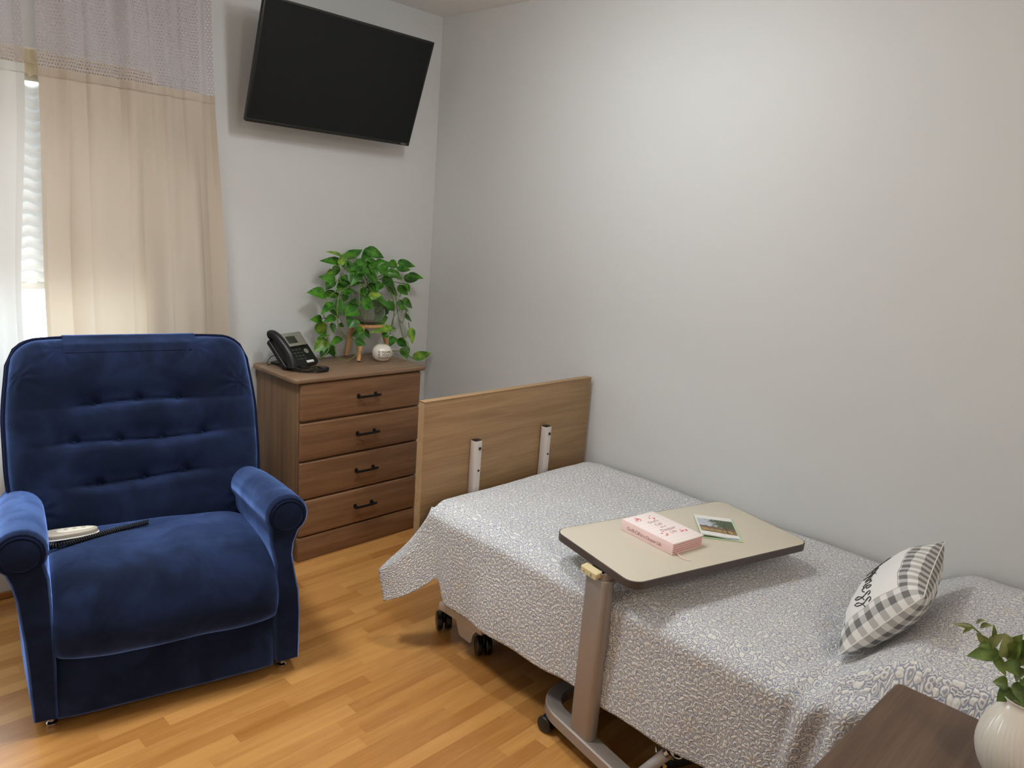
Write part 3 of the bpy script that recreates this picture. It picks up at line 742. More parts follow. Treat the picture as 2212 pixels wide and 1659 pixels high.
ELEAVES=[
(-1.196,-2.909,0.938,-1.213,-2.884,0.94,0.022,1),(-1.196,-2.906,0.935,-1.212,-2.899,0.929,0.017,1),(-1.195,-2.92,0.945,-1.208,-2.936,0.959,0.025,1),(-1.193,-2.94,0.934,-1.208,-2.94,0.96,0.019,0),(-1.194,-2.932,0.92,-1.21,-2.919,0.936,0.033,1),(-1.193,-2.939,0.918,-1.207,-2.953,0.951,0.041,1),(-1.193,-2.937,0.919,-1.209,-2.925,0.916,0.033,0),(-1.192,-2.95,0.909,-1.21,-2.911,0.892,0.061,0),(-1.19,-2.966,0.913,-1.206,-2.958,0.951,0.083,1),(-1.19,-2.969,0.907,-1.204,-2.983,0.947,0.083,0),(-1.192,-2.951,0.902,-1.205,-2.969,0.88,0.038,0),(-1.19,-2.968,0.903,-1.204,-2.985,0.889,0.061,0),(-1.19,-2.972,0.863,-1.206,-2.955,0.863,0.05,0),(-1.189,-2.979,0.854,-1.205,-2.966,0.832,0.055,0),(-1.188,-2.986,0.87,-1.202,-3.002,0.843,0.055,0),(-1.189,-2.982,0.879,-1.203,-2.993,0.904,0.055,0),(-1.189,-2.98,0.916,-1.203,-2.995,0.959,0.083,0),(-1.188,-2.993,0.884,-1.201,-3.014,0.884,0.066,0),(-1.188,-2.995,0.85,-1.201,-3.01,0.839,0.061,0),(-1.195,-2.913,0.948,-1.209,-2.924,0.964,0.022,1),(-1.19,-2.97,0.915,-1.205,-2.975,0.959,0.066,0)
]
ESTEMS=[
[(-1.157,-2.998,0.82),(-1.174,-2.981,0.868),(-1.19,-2.967,0.903),(-1.192,-2.943,0.915),(-1.194,-2.921,0.931),(-1.196,-2.908,0.939)],[(-1.157,-2.998,0.82),(-1.173,-2.985,0.874),(-1.189,-2.977,0.928)],[(-1.157,-2.998,0.82),(-1.188,-2.987,0.853),(-1.204,-2.977,0.865)],[(-1.157,-2.998,0.82),(-1.172,-3,0.899),(-1.188,-2.996,0.954)]
]

random.seed(11)
pp = thing('pothos_plant', 'trailing green pothos plant with heart shaped leaves on the chest of drawers', 'plant', (SC.x, SC.y, TOPZ + 0.1695))
lg, ly, sg = G(), G(), G()
allst = [Vector(p) for s_ in STEMS for p in catmull(s_, 3)]
for (bx, by, bz, tx, ty, tz, w_, yl) in LEAVES:
    face = Vector((-0.5 + random.uniform(-0.45, 0.45), -0.75 + random.uniform(-0.2, 0.2), 0.55 + random.uniform(-0.5, 0.45))).normalized()
    leaf(ly if yl else lg, (bx, by, bz), (tx, ty, tz), w_ * 0.45, random.uniform(0.05, 0.25), face)
    B = Vector((bx, by, bz)); q = min(allst, key=lambda p: (p - B).length)
    d = (B - q).length
    mid = (B + q) / 2 + Vector((0, -0.004, min(0.02, d * 0.2)))
    if 0.003 < d < 0.16: sg.tube(catmull([q, mid, B], 3), 0.0013, 5)
for k in range(34):
    an = random.uniform(0, 2 * PI); rr = random.uniform(0.02, 0.15)
    B = Vector((SC.x - 0.03 + rr * math.cos(an), SC.y - random.uniform(-0.03, 0.085), TOPZ + random.uniform(0.26, 0.47)))
    T = B + Vector((math.cos(an) * random.uniform(0.02, 0.05), random.uniform(-0.04, 0.0), random.uniform(-0.05, 0.02)))
    leaf(lg, B, T, random.uniform(0.032, 0.048), 0.2, Vector((-0.5 + random.uniform(-0.5, 0.5), -0.75, random.uniform(0.0, 0.9))).normalized())
    q = min(allst, key=lambda p: (p - B).length); sg.tube([q, (q + B) / 2 + Vector((0, 0, 0.01)), B], 0.0012, 5)
for s_ in STEMS:
    c_ = catmull(s_, 5); sg.tube(c_, [lerp(0.0026, 0.0016, i / len(c_)) for i in range(len(c_))], 6)
obj('foliage', lg, M['leaf'], pp, world=True, angle=70, recalc=False)
obj('pale_foliage', ly, M['leaf_y'], pp, world=True, angle=70, recalc=False, label='pale yellow green leaves')
obj('stems', sg, M['stem'], pp, world=True)

PC = Vector((-0.442, -0.205, TOPZ + 0.0405))
st = thing('blessing_stone', 'white glazed pebble ornament lettered BLESSED in front of the wooden stool', 'ornament', (PC.x, PC.y, TOPZ))
pr = [(0.0, 0), (0.022, 0), (0.036, 0.008), (0.0455, 0.022), (0.0485, 0.038), (0.046, 0.056), (0.036, 0.071), (0.020, 0.0795), (0.0, 0.081)]
pr3 = [(p.x, p.y) for p in catmull([(a, b, 0) for a, b in pr], 3)]
obj('pebble', G().lathe(pr3, 40), M['ceramic'], st, angle=60)
vd = math.atan2(cam.matrix_world.translation.y - PC.y, cam.matrix_world.translation.x - PC.x)
def wrap(co):
    z = 0.020 + co.y
    r = 0.0
    for (r0, z0), (r1, z1) in zip(pr3, pr3[1:]):
        if z0 <= z <= z1: r = lerp(r0, r1, (z - z0) / max(1e-9, z1 - z0)); break
    a = vd - 0.42 + co.x / 0.048
    return Vector(((r + 0.0012 + co.z) * math.cos(a), (r + 0.0012 + co.z) * math.sin(a), z))
obj('lettering', text_geo('BLESSED', 1.0, None, 0.0003, warp=lambda c: wrap(Vector((c.x * 0.0185, c.y * 0.050, c.z)))), M['bronze_ink'], st, label='tall thin bronze letters')

# ------------------------------------------------------------------ recliner
CH = math.radians(-12.8)
rc = thing('recliner', 'blue microsuede lift recliner with button tufted back facing the room', 'recliner', (-1.755, -0.995, 0), CH)
# local: x across, y towards the back, z up
def back_pt(s, h):
    """front face of the backrest, without padding"""
    return Vector((s - 0.012, 0.50 + 0.2747 * h, 0.36 + 0.9615 * h))
BN = Vector((0, -0.9615, 0.2747)); BH = 0.700
def half_w(h): return lerp(0.385, 0.402, smooth(0.0, 0.28, h)) - 0.026 * smooth(0.40, BH, h)
def top_h(s):
    x = abs(s) * 0.376; r = 0.085; d = x - (0.376 - r)
    return BH - 0.006 * smooth(0.2, 0.36, x) - (0.0 if d < 0 else r - math.sqrt(max(0, r * r - d * d)))
ROWS = [(0.470, (-0.142, -0.004, 0.127)), (0.338, (-0.208, -0.072, 0.063, 0.2)), (0.199, (-0.141, -0.002, 0.135))]
def pad(s, t, x, h):
    e = (1 - abs(s) ** 5) ** 0.5 * (1 - abs(2 * t - 1) ** 8) ** 0.5
    d = 0.064 + 0.016 * smooth(0.45, 0.62, h)
    for hr_, bs in ROWS:
        q = h - hr_ - 0.012 * (x * 1.2) - 0.006 * math.sin(x * 11 + hr_ * 30)
        k = math.exp(-(q / 0.055) ** 2) if q > 0 else math.exp(-(q / 0.016) ** 2)
        lo, hi = bs[0] - 0.03, bs[-1] + 0.03
        span = 1.0 if lo < x < hi else max(0.35 if x > hi and hr_ > 0.3 else 0.12, math.exp(-((min(abs(x - lo), abs(x - hi))) / 0.05) ** 2))
        d -= 0.030 * k * span
        d -= 0.006 * math.exp(-(q / 0.006) ** 2) * span
        for b_ in bs: d -= 0.013 * math.exp(-((x - b_) ** 2 + (q) ** 2) / 0.018 ** 2)
    for (cx, ch_, an) in ((-0.24, 0.66, 1.9), (0.19, 0.66, 1.2), (0.33, 0.10, 0.5), (-0.33, 0.12, 2.4), (0.34, 0.52, 0.1), (-0.36, 0.57, 2.9)):
        r_ = math.hypot(x - cx, h - ch_); a_ = math.atan2(h - ch_, x - cx)
        d += 0.0035 * math.sin(a_ * 9 + an) * math.exp(-(r_ / 0.07) ** 2)
    d += 0.003 * noise.noise(Vector((x * 9, h * 9, 1.7)))
    return d * e
def back_front(u, v):
    s = 2 * u - 1; H = top_h(s); h = v * H; x = s * half_w(h)
    return back_pt(x, h) + BN * pad(s, v, x, h)
g = G().grid(back_front, 120, 130)
bk = obj('backrest', g, M['suede'], rc, angle=80)
# padded shell behind, its rim visible as the pale gusset along the side
def rim(v):  # outline left bottom > top > right bottom
    pts = []
    for k in range(41): h = top_h(-1) * k / 40; pts.append((-half_w(h), h))
    for k in range(1, 40): s = -1 + 2 * k / 40; pts.append((s * half_w(top_h(s)), top_h(s)))
    for k in range(41): h = top_h(1) * (1 - k / 40); pts.append((half_w(h), h))
    return pts
R_ = rim(0); n_ = len(R_)
g = G(); vs = []; lay = [(0.0, 1.0), (-0.010, 1.012), (-0.040, 1.02), (-0.070, 1.012), (-0.082, 0.985), (-0.086, 0.93)]
for dn, sc in lay:
    for (x, h) in R_: vs.append(back_pt(x * sc, 0.03 + (h - 0.03) * (1 + (sc - 1) * 0.6)) + BN * dn)
fs = [(j * n_ + i, j * n_ + i + 1, (j + 1) * n_ + i + 1, (j + 1) * n_ + i) for j in range(len(lay) - 1) for i in range(n_ - 1)]
fs.append(tuple((len(lay) - 1) * n_ + i for i in range(n_)))
obj('back_shell', g.add(vs, fs), M['suede'], rc, angle=60)
g = G().tube([back_pt(x * 1.004, h * 1.004) + BN * 0.003 for x, h in R_], 0.0055, 8)
g.tube([back_pt(x * 1.02, h * 1.012) - BN * 0.040 for x, h in R_], 0.004, 8)
obj('piping', g, M['piping'], bk)
for hr_, bs in ROWS:
    for b_ in bs:
        hh = hr_ + 0.012 * (b_ * 1.2) + 0.006 * math.sin(b_ * 11 + hr_ * 30)
        c_ = back_front((b_ / half_w(hh) + 1) / 2, hh / BH) + BN * 0.001
        obj('button', G().sphere(c_, 0.0095, 14, 8, (1, 0.7, 1)), M['suede'], bk)
# head cover: a band of the same cloth folded over the top edge
def cover(u, v):
    x = lerp(-0.236, 0.186, u); x += 0.012; s = x / 0.376; q = v * 1.0
    path = [(0.640, pad(s, 0.914, x, 0.640) + 0.0005), (0.668, pad(s, 0.954, x, 0.668) + 0.003), (0.690, 0.034), (0.703, 0.020), (0.708, 0.0), (0.709, -0.04), (0.706, -0.07), (0.696, -0.090), (0.62, -0.094)]
    k = q * (len(path) - 1); i = min(int(k), len(path) - 2); f = k - i
    h, d = lerp(path[i][0], path[i + 1][0], f), lerp(path[i][1], path[i + 1][1], f)
    return back_pt(x, h + 0.004) + BN * d
obj('head_cover', G().grid(cover, 40, 40), M['suede'], rc, angle=80, label='cloth band folded over the top edge')

# seat cushion with waterfall front
SP = catmull([(0, 0.56, 0.385), (0, 0.45, 0.425), (0, 0.30, 0.447), (0, 0.15, 0.455), (0, 0.05, 0.441), (0, -0.012, 0.402), (0, -0.040, 0.345), (0, -0.044, 0.285), (0, -0.030, 0.232), (0, 0.0, 0.205), (0, 0.02, 0.205)], 8)
def seat_pt(u, v):
    k = v * (len(SP) - 1); i = min(int(k), len(SP) - 2); p = SP[i].lerp(SP[i + 1], k - i)
    s = 2 * u - 1
    e = 1 - (1 - abs(s) ** 6) ** 0.5
    c = Vector((0, 0.20, 0.28)); x = s * 0.316 - 0.004
    p = p + (c - p) * 0.16 * e
    p = Vector((x, p.y, p.z - 0.010 * (s * 0.5)))
    p.z += 0.006 * noise.noise(Vector((x * 7, v * 5, 4.2))) + 0.010 * math.cos(s * PI / 2) * math.sin(PI * min(1, v * 1.6))
    return p
obj('seat_cushion', G().grid(seat_pt, 70, 90), M['suede'], rc, angle=80)
# lower leg rest panel
def leg_pt(u, v):
    s = 2 * u - 1; e = (1 - abs(s) ** 10) ** 0.5 * (1 - abs(2 * v - 1) ** 10) ** 0.5
    return Vector((-0.012 + s * 0.309, lerp(0.012, -0.018, v) + 0.02 - 0.024 * e - 0.01 * math.sin(PI * v), lerp(0.238, 0.036, v)))
obj('leg_rest', G().grid(leg_pt, 40, 30), M['suede'], rc, angle=80)
obj('seat_base', G().box((-0.325, 0.06, 0.045), (0.325, 0.72, 0.36), 0.02), M['suede'], rc)

def arm(sd):
    RC = (0.336, 0.566) if sd > 0 else (0.384, 0.566); rr = 0.068
    sec = [(0.306, 0.045), (0.303, 0.20), (0.298, 0.40), (0.284, 0.47)] if sd > 0 else [(0.318, 0.045), (0.316, 0.20), (0.316, 0.40), (0.318, 0.48)]
    for a in range(215, -61, -15): sec.append((RC[0] + rr * math.cos(math.radians(a)), RC[1] + rr * math.sin(math.radians(a))))
    sec += [(0.360, 0.470), (0.356, 0.430), (0.366, 0.36), (0.378, 0.30), (0.383, 0.22), (0.383, 0.12), (0.380, 0.045)] if sd > 0 else [(0.412, 0.480), (0.402, 0.430), (0.396, 0.36), (0.390, 0.30), (0.386, 0.22), (0.384, 0.12), (0.380, 0.045)]
    n = len(sec); nor = []
    for i in range(n):
        a, b = sec[i - 1], sec[(i + 1) % n]; tx, ty = b[0] - a[0], b[1] - a[1]; l = math.hypot(tx, ty); nor.append((-ty / l, tx / l))
    st_ = [(-0.004, -0.016), (-0.0115, -0.008), (-0.002, -0.0015), (0.014, 0.0), (0.10, 0.001), (0.20, 0.001), (0.30, 0.0), (0.42, -0.002), (0.54, -0.004), (0.66, -0.006), (0.675, -0.014)]
    st_[0] = (-0.010, -0.018); st_[1] = (-0.010, -0.008)
    vs = []
    for (y, o) in st_:
        for i, (x, z) in enumerate(sec):
            x2, z2 = x + nor[i][0] * o, z + nor[i][1] * o
            bulge = 0.020 * math.sin(PI * smooth(0.0, 0.7, y)) * (1 if x > 0.35 and z < 0.44 else 0)
            k = smooth(0.40, 0.5, z)
            z3 = z2 - k * 0.11 * max(0, y) - k * 0.02 * smooth(0.35, 0.66, y)
            z3 += 0.03 * smooth(0.3, 0.66, y) * (1 - k) * (1 - smooth(0.05, 0.2, z))
            vs.append(Vector((sd * (x2 + bulge), y, z3)))
    fs = [(j * n + i, j * n + (i + 1) % n, (j + 1) * n + (i + 1) % n, (j + 1) * n + i) for j in range(len(st_) - 1) for i in range(n)]
    fs += [tuple(range(n)), tuple((len(st_) - 1) * n + i for i in range(n))]
    o = obj('armrest', G().add(vs, fs), M['suede'], rc, angle=50)
    # front scroll panel with its padded ring
    disc = [(0.0, -0.0145), (0.034, -0.0145), (0.046, -0.0125), (0.050, -0.009)]
    g = G(); N2 = 32
    outl = [(RC[0] + 0.047 * math.cos(2 * PI * k / N2), RC[1] + 0.047 * math.sin(2 * PI * k / N2)) for k in range(N2)]
    g.prism(outl, -0.0155, -0.006, 1, 0.004, 3)
    g2 = G().add([Vector((sd * v.x, v.y, v.z)) for v in g.v], g.f)
    obj('arm_front', g2, M['suede'], o)
    ring = [(sd * (RC[0] + 0.0505 * math.cos(math.radians(a))), -0.0115, RC[1] + 0.0505 * math.sin(math.radians(a))) for a in range(235, -70, -12)]
    obj('arm_piping', G().tube(ring, 0.004, 8), M['piping'], o)
for sd in (1, -1):
    arm(sd)
    for y in (0.035, 0.60):
        g = G().lathe([(0, 0.0), (0.013, 0.0), (0.015, 0.004), (0.015, 0.012), (0.008, 0.016), (0.008, 0.05), (0, 0.05)], 20, (sd * 0.335, y, 0))
        obj('glide', g, M['chrome'], rc)

# hand control on the seat
ZS = 0.452
rm = thing('hand_control', 'taupe hand control with coiled black cord lying on the blue recliner seat', 'remote control', (-1.755 + (-0.255) * math.cos(CH) - 0.315 * math.sin(CH), -0.995 + (-0.255) * math.sin(CH) + 0.315 * math.cos(CH), ZS), CH)
ol = [(-0.078, -0.012), (-0.05, -0.027), (0.0, -0.027), (0.05, -0.020), (0.074, -0.008), (0.076, 0.008), (0.05, 0.022), (0.0, 0.028), (-0.05, 0.028), (-0.076, 0.016)]
ol = [(p.x, p.y) for p in catmull([(a, b, 0) for a, b in ol] + [(-0.078, -0.012, 0)], 4)[:-1]]
obj('shell', G().prism(ol, 0.012, 0.034, 2, 0.006, 3), M['remote'], rm)
obj('rim', G().tube([(a * 1.02, b * 1.04, 0.017) for a, b in ol], 0.0022, 8, closed=True), M['white_paper'], rm)
obj('keypad', G().prism([(a * 0.66 + 0.016, b * 0.62) for a, b in ol], 0.033, 0.0362, 2, 0.002), M['remote_pad'], rm)
for k in range(3): obj('button', G().sphere((-0.01 + 0.024 * k, 0.004, 0.0362), 0.0062, 12, 6, (1, 1, 0.4)), M['remote'], rm)
coil = helix(catmull([(-0.066, -0.030, 0.010), (-0.03, -0.055, 0.010), (0.03, -0.036, 0.011), (0.09, -0.010, 0.010), (0.15, 0.015, 0.008), (0.230, 0.038, 0.008)], 6), 0.0072, 46)
obj('coiled_cord', G().tube(coil, 0.0024, 6), M['black_plastic'], rm)

# ------------------------------------------------------------------ hospital bed
bd = thing('hospital_bed', 'adjustable bed with wooden footboard along the right wall', 'bed', (-0.48, -2.2, 0))
YF = -1.166
Mb = Matrix.Translation((0, YF, 0.50)) @ Matrix.Rotation(math.radians(-0.6), 4, 'X')
g = G().box((-0.955, 0.0, -0.22), (-0.022, 0.030, 0.401), 0.0015)
fb = obj('footboard', G().add([Mb @ v for v in g.v], g.f), M['board'], bd, world=True)
g = G().box((-0.957, -0.0008, -0.22), (-0.9545, 0.0308, 0.4018)); g.box((-0.957, -0.0008, 0.400), (-0.021, 0.0308, 0.4028))
obj('edge_band', G().add([Mb @ v for v in g.v], g.f), M['board_edge'], fb, world=True)
for x0, zt in ((-0.712, 0.731), (-0.318, 0.728)):
    u_ = obj('upright', G().box((x0 - 0.017, YF - 0.030, 0.16), (x0 + 0.017, YF - 0.002, zt), 0.002), M['pale_metal'], bd, world=True)
    obj('end_cap', G().box((x0 - 0.0155, YF - 0.0285, zt - 0.002), (x0 + 0.0155, YF - 0.0035, zt + 0.0022), 0.001), M['black_plastic'], u_, world=True)
    for zz, rr in ((zt - 0.030, 0.0062), (zt - 0.117, 0.0042)):
        obj('bolt_hole', G().lathe([(0, 0), (rr, 0), (rr, 0.0025), (rr * 0.5, 0.0025), (0, 0.001)], 16, (x0 + 0.006, YF - 0.0298, zz), Matrix.Rotation(PI / 2, 4, 'X')), M['black_plastic'], u_, world=True)
g = G().box((-0.90, -3.35, 0.24), (-0.06, -1.22, 0.29), 0.01)
for y in (-1.5, -2.4, -3.1): g.box((-0.86, y - 0.03, 0.19), (-0.10, y + 0.03, 0.24), 0.004)
obj('bed_deck', g, M['dark_metal'], bd, world=True)
obj('mattress', G().box((-0.905, -3.34, 0.29), (-0.04, -1.235, 0.505), 0.035, 4), M['mattress'], bd, world=True)
g = G().box((-0.858, -1.424, 0.088), (-0.805, -1.188, 0.118), 0.003)
g.prism([(-1.285, 0.090), (-1.295, 0.065), (-1.305, 0.040), (-1.315, 0.034), (-1.365, 0.030), (-1.372, 0.036), (-1.378, 0.066), (-1.395, 0.090)], -0.856, -0.850, 0, 0.001)
for y in (-1.215, -1.415): g.tube([(-0.832, y, 0.118), (-0.832, y, 0.14)], 0.005, 10)
br = obj('base_rail', g, M['grey_metal'], bd, world=True)
g = G().box((-0.84, -1.335, 0.075), (-0.10, -1.295, 0.105), 0.004); g.box((-0.5, -3.2, 0.09), (-0.44, -1.3, 0.13), 0.006)
for y in (-1.33, -3.0): g.tube([(-0.42, y, 0.11), (-0.42, y - 0.02, 0.20)], 0.018, 10)
obj('base_frame', g, M['dark_metal'], bd, world=True)
def castor(x, y, r, wd, parent, m, turn=0.0):
    g = G(); cx_, cy_ = x, y; x = y = 0.0
    for s_ in (-1, 1):
        o0 = s_ * (wd * 0.30) - wd * 0.22
        prof = [(0, 0), (r * 0.55, 0), (r * 0.9, wd * 0.04), (r, wd * 0.12), (r, wd * 0.34), (r * 0.9, wd * 0.42), (r * 0.55, wd * 0.44), (0, wd * 0.44)]
        g.lathe(prof, 28, (x + o0, y, r), Matrix.Rotation(PI / 2, 4, 'Y'))
    g.tube([(x - wd * 0.12, y, r), (x + wd * 0.12, y, r)], r * 0.3, 12)
    MT = Matrix.Translation((cx_, cy_, 0)) @ Matrix.Rotation(turn, 4, 'Z')
    o = obj('castor', G().add([MT @ v for v in g.v], g.f), m, parent, world=True)
    h = G().box((x - wd * 0.07, y - r * 0.5, r * 0.9), (x + wd * 0.07, y + r * 0.35, r * 2.05), r * 0.15)
    h.tube([(x, y, r * 1.9), (x, y, r * 2.55)], r * 0.2, 10)
    obj('fork', G().add([MT @ v for v in h.v], h.f), M['black_plastic'], o, world=True)
for y in (-1.192, -1.412): castor(-0.832, y, 0.036, 0.056, bd, M['black_gloss'], math.radians(-32))
for y in (-1.200, -1.424): castor(-0.12, y, 0.036, 0.056, bd, M['black_gloss'])
g = G().box((-0.145, -1.432, 0.088), (-0.095, -1.196, 0.118), 0.003)
obj('base_rail', g, M['grey_metal'], bd, world=True)
# lift actuator seen below the quilt hem
a0, a1 = Vector((-0.93, -2.150, 0.0)) , Vector((-0.93, -2.245, 0.146))
g = G().tube([a1 + (a0 - a1) * 0.86, a1], 0.0165, 20)
ac = obj('actuator_tube', g, M['pale_metal'], bd, world=True)
g = G().tube([a1, a1 + (a1 - a0) * 0.10], 0.0145, 18); g.box((-0.935, -2.268, 0.140), (-0.925, -2.250, 0.168), 0.002)
g.tube(catmull([(-0.925, -2.255, 0.150), (-0.925, -2.268, 0.146), (-0.925, -2.285, 0.153), (-0.925, -2.29, 0.166)], 4), 0.003, 8)
g.tube([(-0.95, -2.224, 0.150), (-0.95, -2.219, 0.163)], [0.005, 0.001], 8)
obj('clevis_pin', g, M['chrome'], ac, world=True)
obj('tag', G().box((-0.945, -2.257, 0.085), (-0.943, -2.245, 0.122), 0.0006), M['brass_tag'], ac, world=True)
hs = helix([(-0.86, -2.19, 0.03), (-0.86, -2.245, 0.085), (-0.86, -2.30, 0.135), (-0.86, -2.36, 0.165)], 0.0135, 34, 8)
obj('corrugated_hose', G().tube(hs, 0.0032, 6).tube([(-0.86, -2.19, 0.03), (-0.86, -2.245, 0.085), (-0.86, -2.30, 0.135), (-0.86, -2.36, 0.165)], 0.0125, 12), M['dark_metal'], bd, world=True)
g = G().box((-0.955, -3.385, 0.3), (-0.022, -3.365, 0.98), 0.002)
obj('headboard', g, M['board'], bd, world=True)

# ------------------------------------------------------------------ quilt
BL = 2.13          # length along the bed
AW = 0.915         # across the top
DR = 0.338         # drop on the near side
TK = 0.205         # cloth beyond the foot edge
def hump(x, y):
    wall = smooth(-0.34, -0.03, x)
    k = smooth(lerp(-2.565, -2.575, wall), lerp(-2.785, -2.73, wall), y)
    k2 = smooth(-2.80, -2.98, y)
    near = smooth(-0.945, -0.885, x)
    return (lerp(0.134, 0.066, wall) * k + 0.020 * k2) * (0.42 + 0.58 * near)
def top_z(x, y):
    z = 0.553 - 0.022 * smooth(-0.10, 0.0, x) - 0.010 * smooth(-1.25, -1.9, y)
    z += 0.0045 * noise.noise(Vector((x * 5, y * 4, 0.4))) + 0.002 * noise.noise(Vector((x * 14, y * 12, 2.4)))
    # loose wrinkles in front of the pillow
    k = math.exp(-((y + 2.58) / 0.10) ** 2) * smooth(-0.45, -0.9, x)
    z += k * 0.007 * math.sin((y * 1.0 + x * 0.35) * 74)
    return z + hump(x, y)
def quilt_pt(a, b):
    """a: along the bed (negative = beyond the foot edge), b: from the wall across and down"""
    y = -1.222 - max(a, 0.0)
    if b <= AW:
        x = -0.022 - b
        rb = smooth(AW - 0.075, AW, b)
        z = top_z(x, y) - 0.020 * rb * rb
        x -= 0.0
        P = Vector((x, y, z))
        if a >= 0:
            P.z -= 0.010 * math.exp(-a / 0.02)
            return P
        d = -a
        return Vector((x, -1.222 + min(d, 0.012), z - 0.010 - max(0, d - 0.006) * 0.8))
    d = b - AW
    if a >= 0:
        hd = min(1.0, d / 0.05)
        xo = -0.022 - AW - 0.026 * math.sin(hd * PI / 2) - 0.006 * smooth(0.05, 0.34, d)
        zt = top_z(-0.022 - AW, y) - 0.020
        z = zt - (d - 0.012 * math.sin(hd * PI / 2)) * (1.0)
        short = smooth(0.13, 0.0, a)
        z += short * 0.075 * (d / DR) ** 1.5
        xo += 0.007 * math.sin(a * 11 + 0.6) * smooth(0.03, 0.3, d) + 0.004 * math.sin(a * 27 + 2) * smooth(0.1, 0.34, d)
        if y < -2.55: xo += 0.010 * math.sin(y * 78 + z * 12) * math.exp(-((y + 2.62) / 0.11) ** 2) * smooth(0, 0.08, d)
        yy = y - 0.055 * short * (d / DR)
        return Vector((xo, yy, z))
    # flap at the foot corner: swings out from the crease
    C0 = quilt_pt(0.0, b)
    k = smooth(0.0, 0.16, d)
    L = -a
    out = Vector((-0.83, 0.56, 0.0)).normalized()
    e_ = lerp(0.32, 1.0, min(1.0, d / 0.13) ** 0.6)
    k = e_
    flap = C0 + out * L * (0.82 * e_) + Vector((0, 0, -1)) * L * lerp(0.80, 0.50, smooth(0.0, 0.34, d)) + Vector((0.25, 0.75, 0)) * (L * L * 1.1 * k)
    flap += Vector((-0.4, -0.5, 0)) * 0.05 * math.sin(PI * min(1, L / TK)) * k * 0.6
    tuck = Vector((C0.x, -1.222 + min(L, 0.012), C0.z - max(0, L - 0.006) * 0.8))
    return tuck.lerp(flap, smooth(0.0, 0.03, d))
NA, NB = 300, 170
g = G().grid(lambda u, v: quilt_pt(lerp(-TK, BL, u), v * (AW + DR)), NA, NB, uv=lambda u, v: (v * (AW + DR) + 0.03, lerp(-TK, BL, u) + 1.0))
q_ = obj('quilt', g, M['quilt'], angle=80)
tag(q_, 'cream and grey blue floral quilt spread over the bed', 'quilt')
md = q_.modifiers.new('thickness', 'SOLIDIFY'); md.thickness = 0.007; md.offset = -1.0

# ------------------------------------------------------------------ cushion
A_ = Vector((-0.800, -2.598, 0.567)); B_ = Vector((-0.790, -2.747, 0.778)); C_ = Vector((-0.385, -2.683, 0.780))
Xc = (C_ - B_).normalized(); Yc = (B_ - A_); Yc = (Yc - Xc * Yc.dot(Xc)).normalized(); Nc = Yc.cross(Xc)
if Nc.y < 0: Nc = -Nc
CW, CHh, CT = 0.41, 0.262, 0.068
ctr = (A_ + C_) / 2 + Vector((0, 0.004, 0.006))
def cush(u, v, sgn):
    s, t = 2 * u - 1, 2 * v - 1
    th = CT * ((1 - abs(s) ** 2.6) * (1 - abs(t) ** 2.6)) ** 0.55
    pin = 0.035
    x = s * CW / 2 * (1 - pin * (1 - t * t) * abs(s) ** 3); y = t * CHh / 2 * (1 - pin * 1.6 * (1 - s * s) * abs(t) ** 3)
    wr = 0.004 * math.sin(18 * s + 4 * t) * abs(t) ** 4 + 0.003 * noise.noise(Vector((s * 3, t * 3, sgn)))
    return ctr + Xc * x + Yc * y + Nc * sgn * (th * (1.0 if sgn > 0 else 0.9) + wr * (1 - abs(s) ** 8) * (1 - abs(t) ** 8))
M['gingham'] = gingham_mat(CW, CHh, 0.046, 0.0176)
cu = thing('throw_cushion', 'grey gingham edged white cushion with script lettering leaning on the pillow end of the bed', 'cushion', tuple(ctr - Vector((0, 0, 0.13))))
fuv = lambda u, v: ((u - 0.5) * CW, (v - 0.5) * CHh)
g = G().grid(lambda u, v: cush(u, v, 1), 60, 44, uv=fuv); nf = len(g.v)
g.grid(lambda u, v: cush(u, v, -1), 60, 44, uv=fuv, flip=True)
co = obj('cover', g, M['gingham'], cu, world=True, angle=80)
at_ = co.data.attributes.new('front', 'FLOAT', 'POINT')
for i in range(len(co.data.vertices)): at_.data[i].value = 1.0 if i < nf else 0.0
per = [cush(k / 30, 0, 1) for k in range(31)] + [cush(1, k / 20, 1) for k in range(1, 21)] + [cush(1 - k / 30, 1, 1) for k in range(1, 31)] + [cush(0, 1 - k / 20, 1) for k in range(1, 20)]
obj('seam_piping', G().tube(per, 0.0014, 6, closed=True), M['white_paper'], co, world=True)
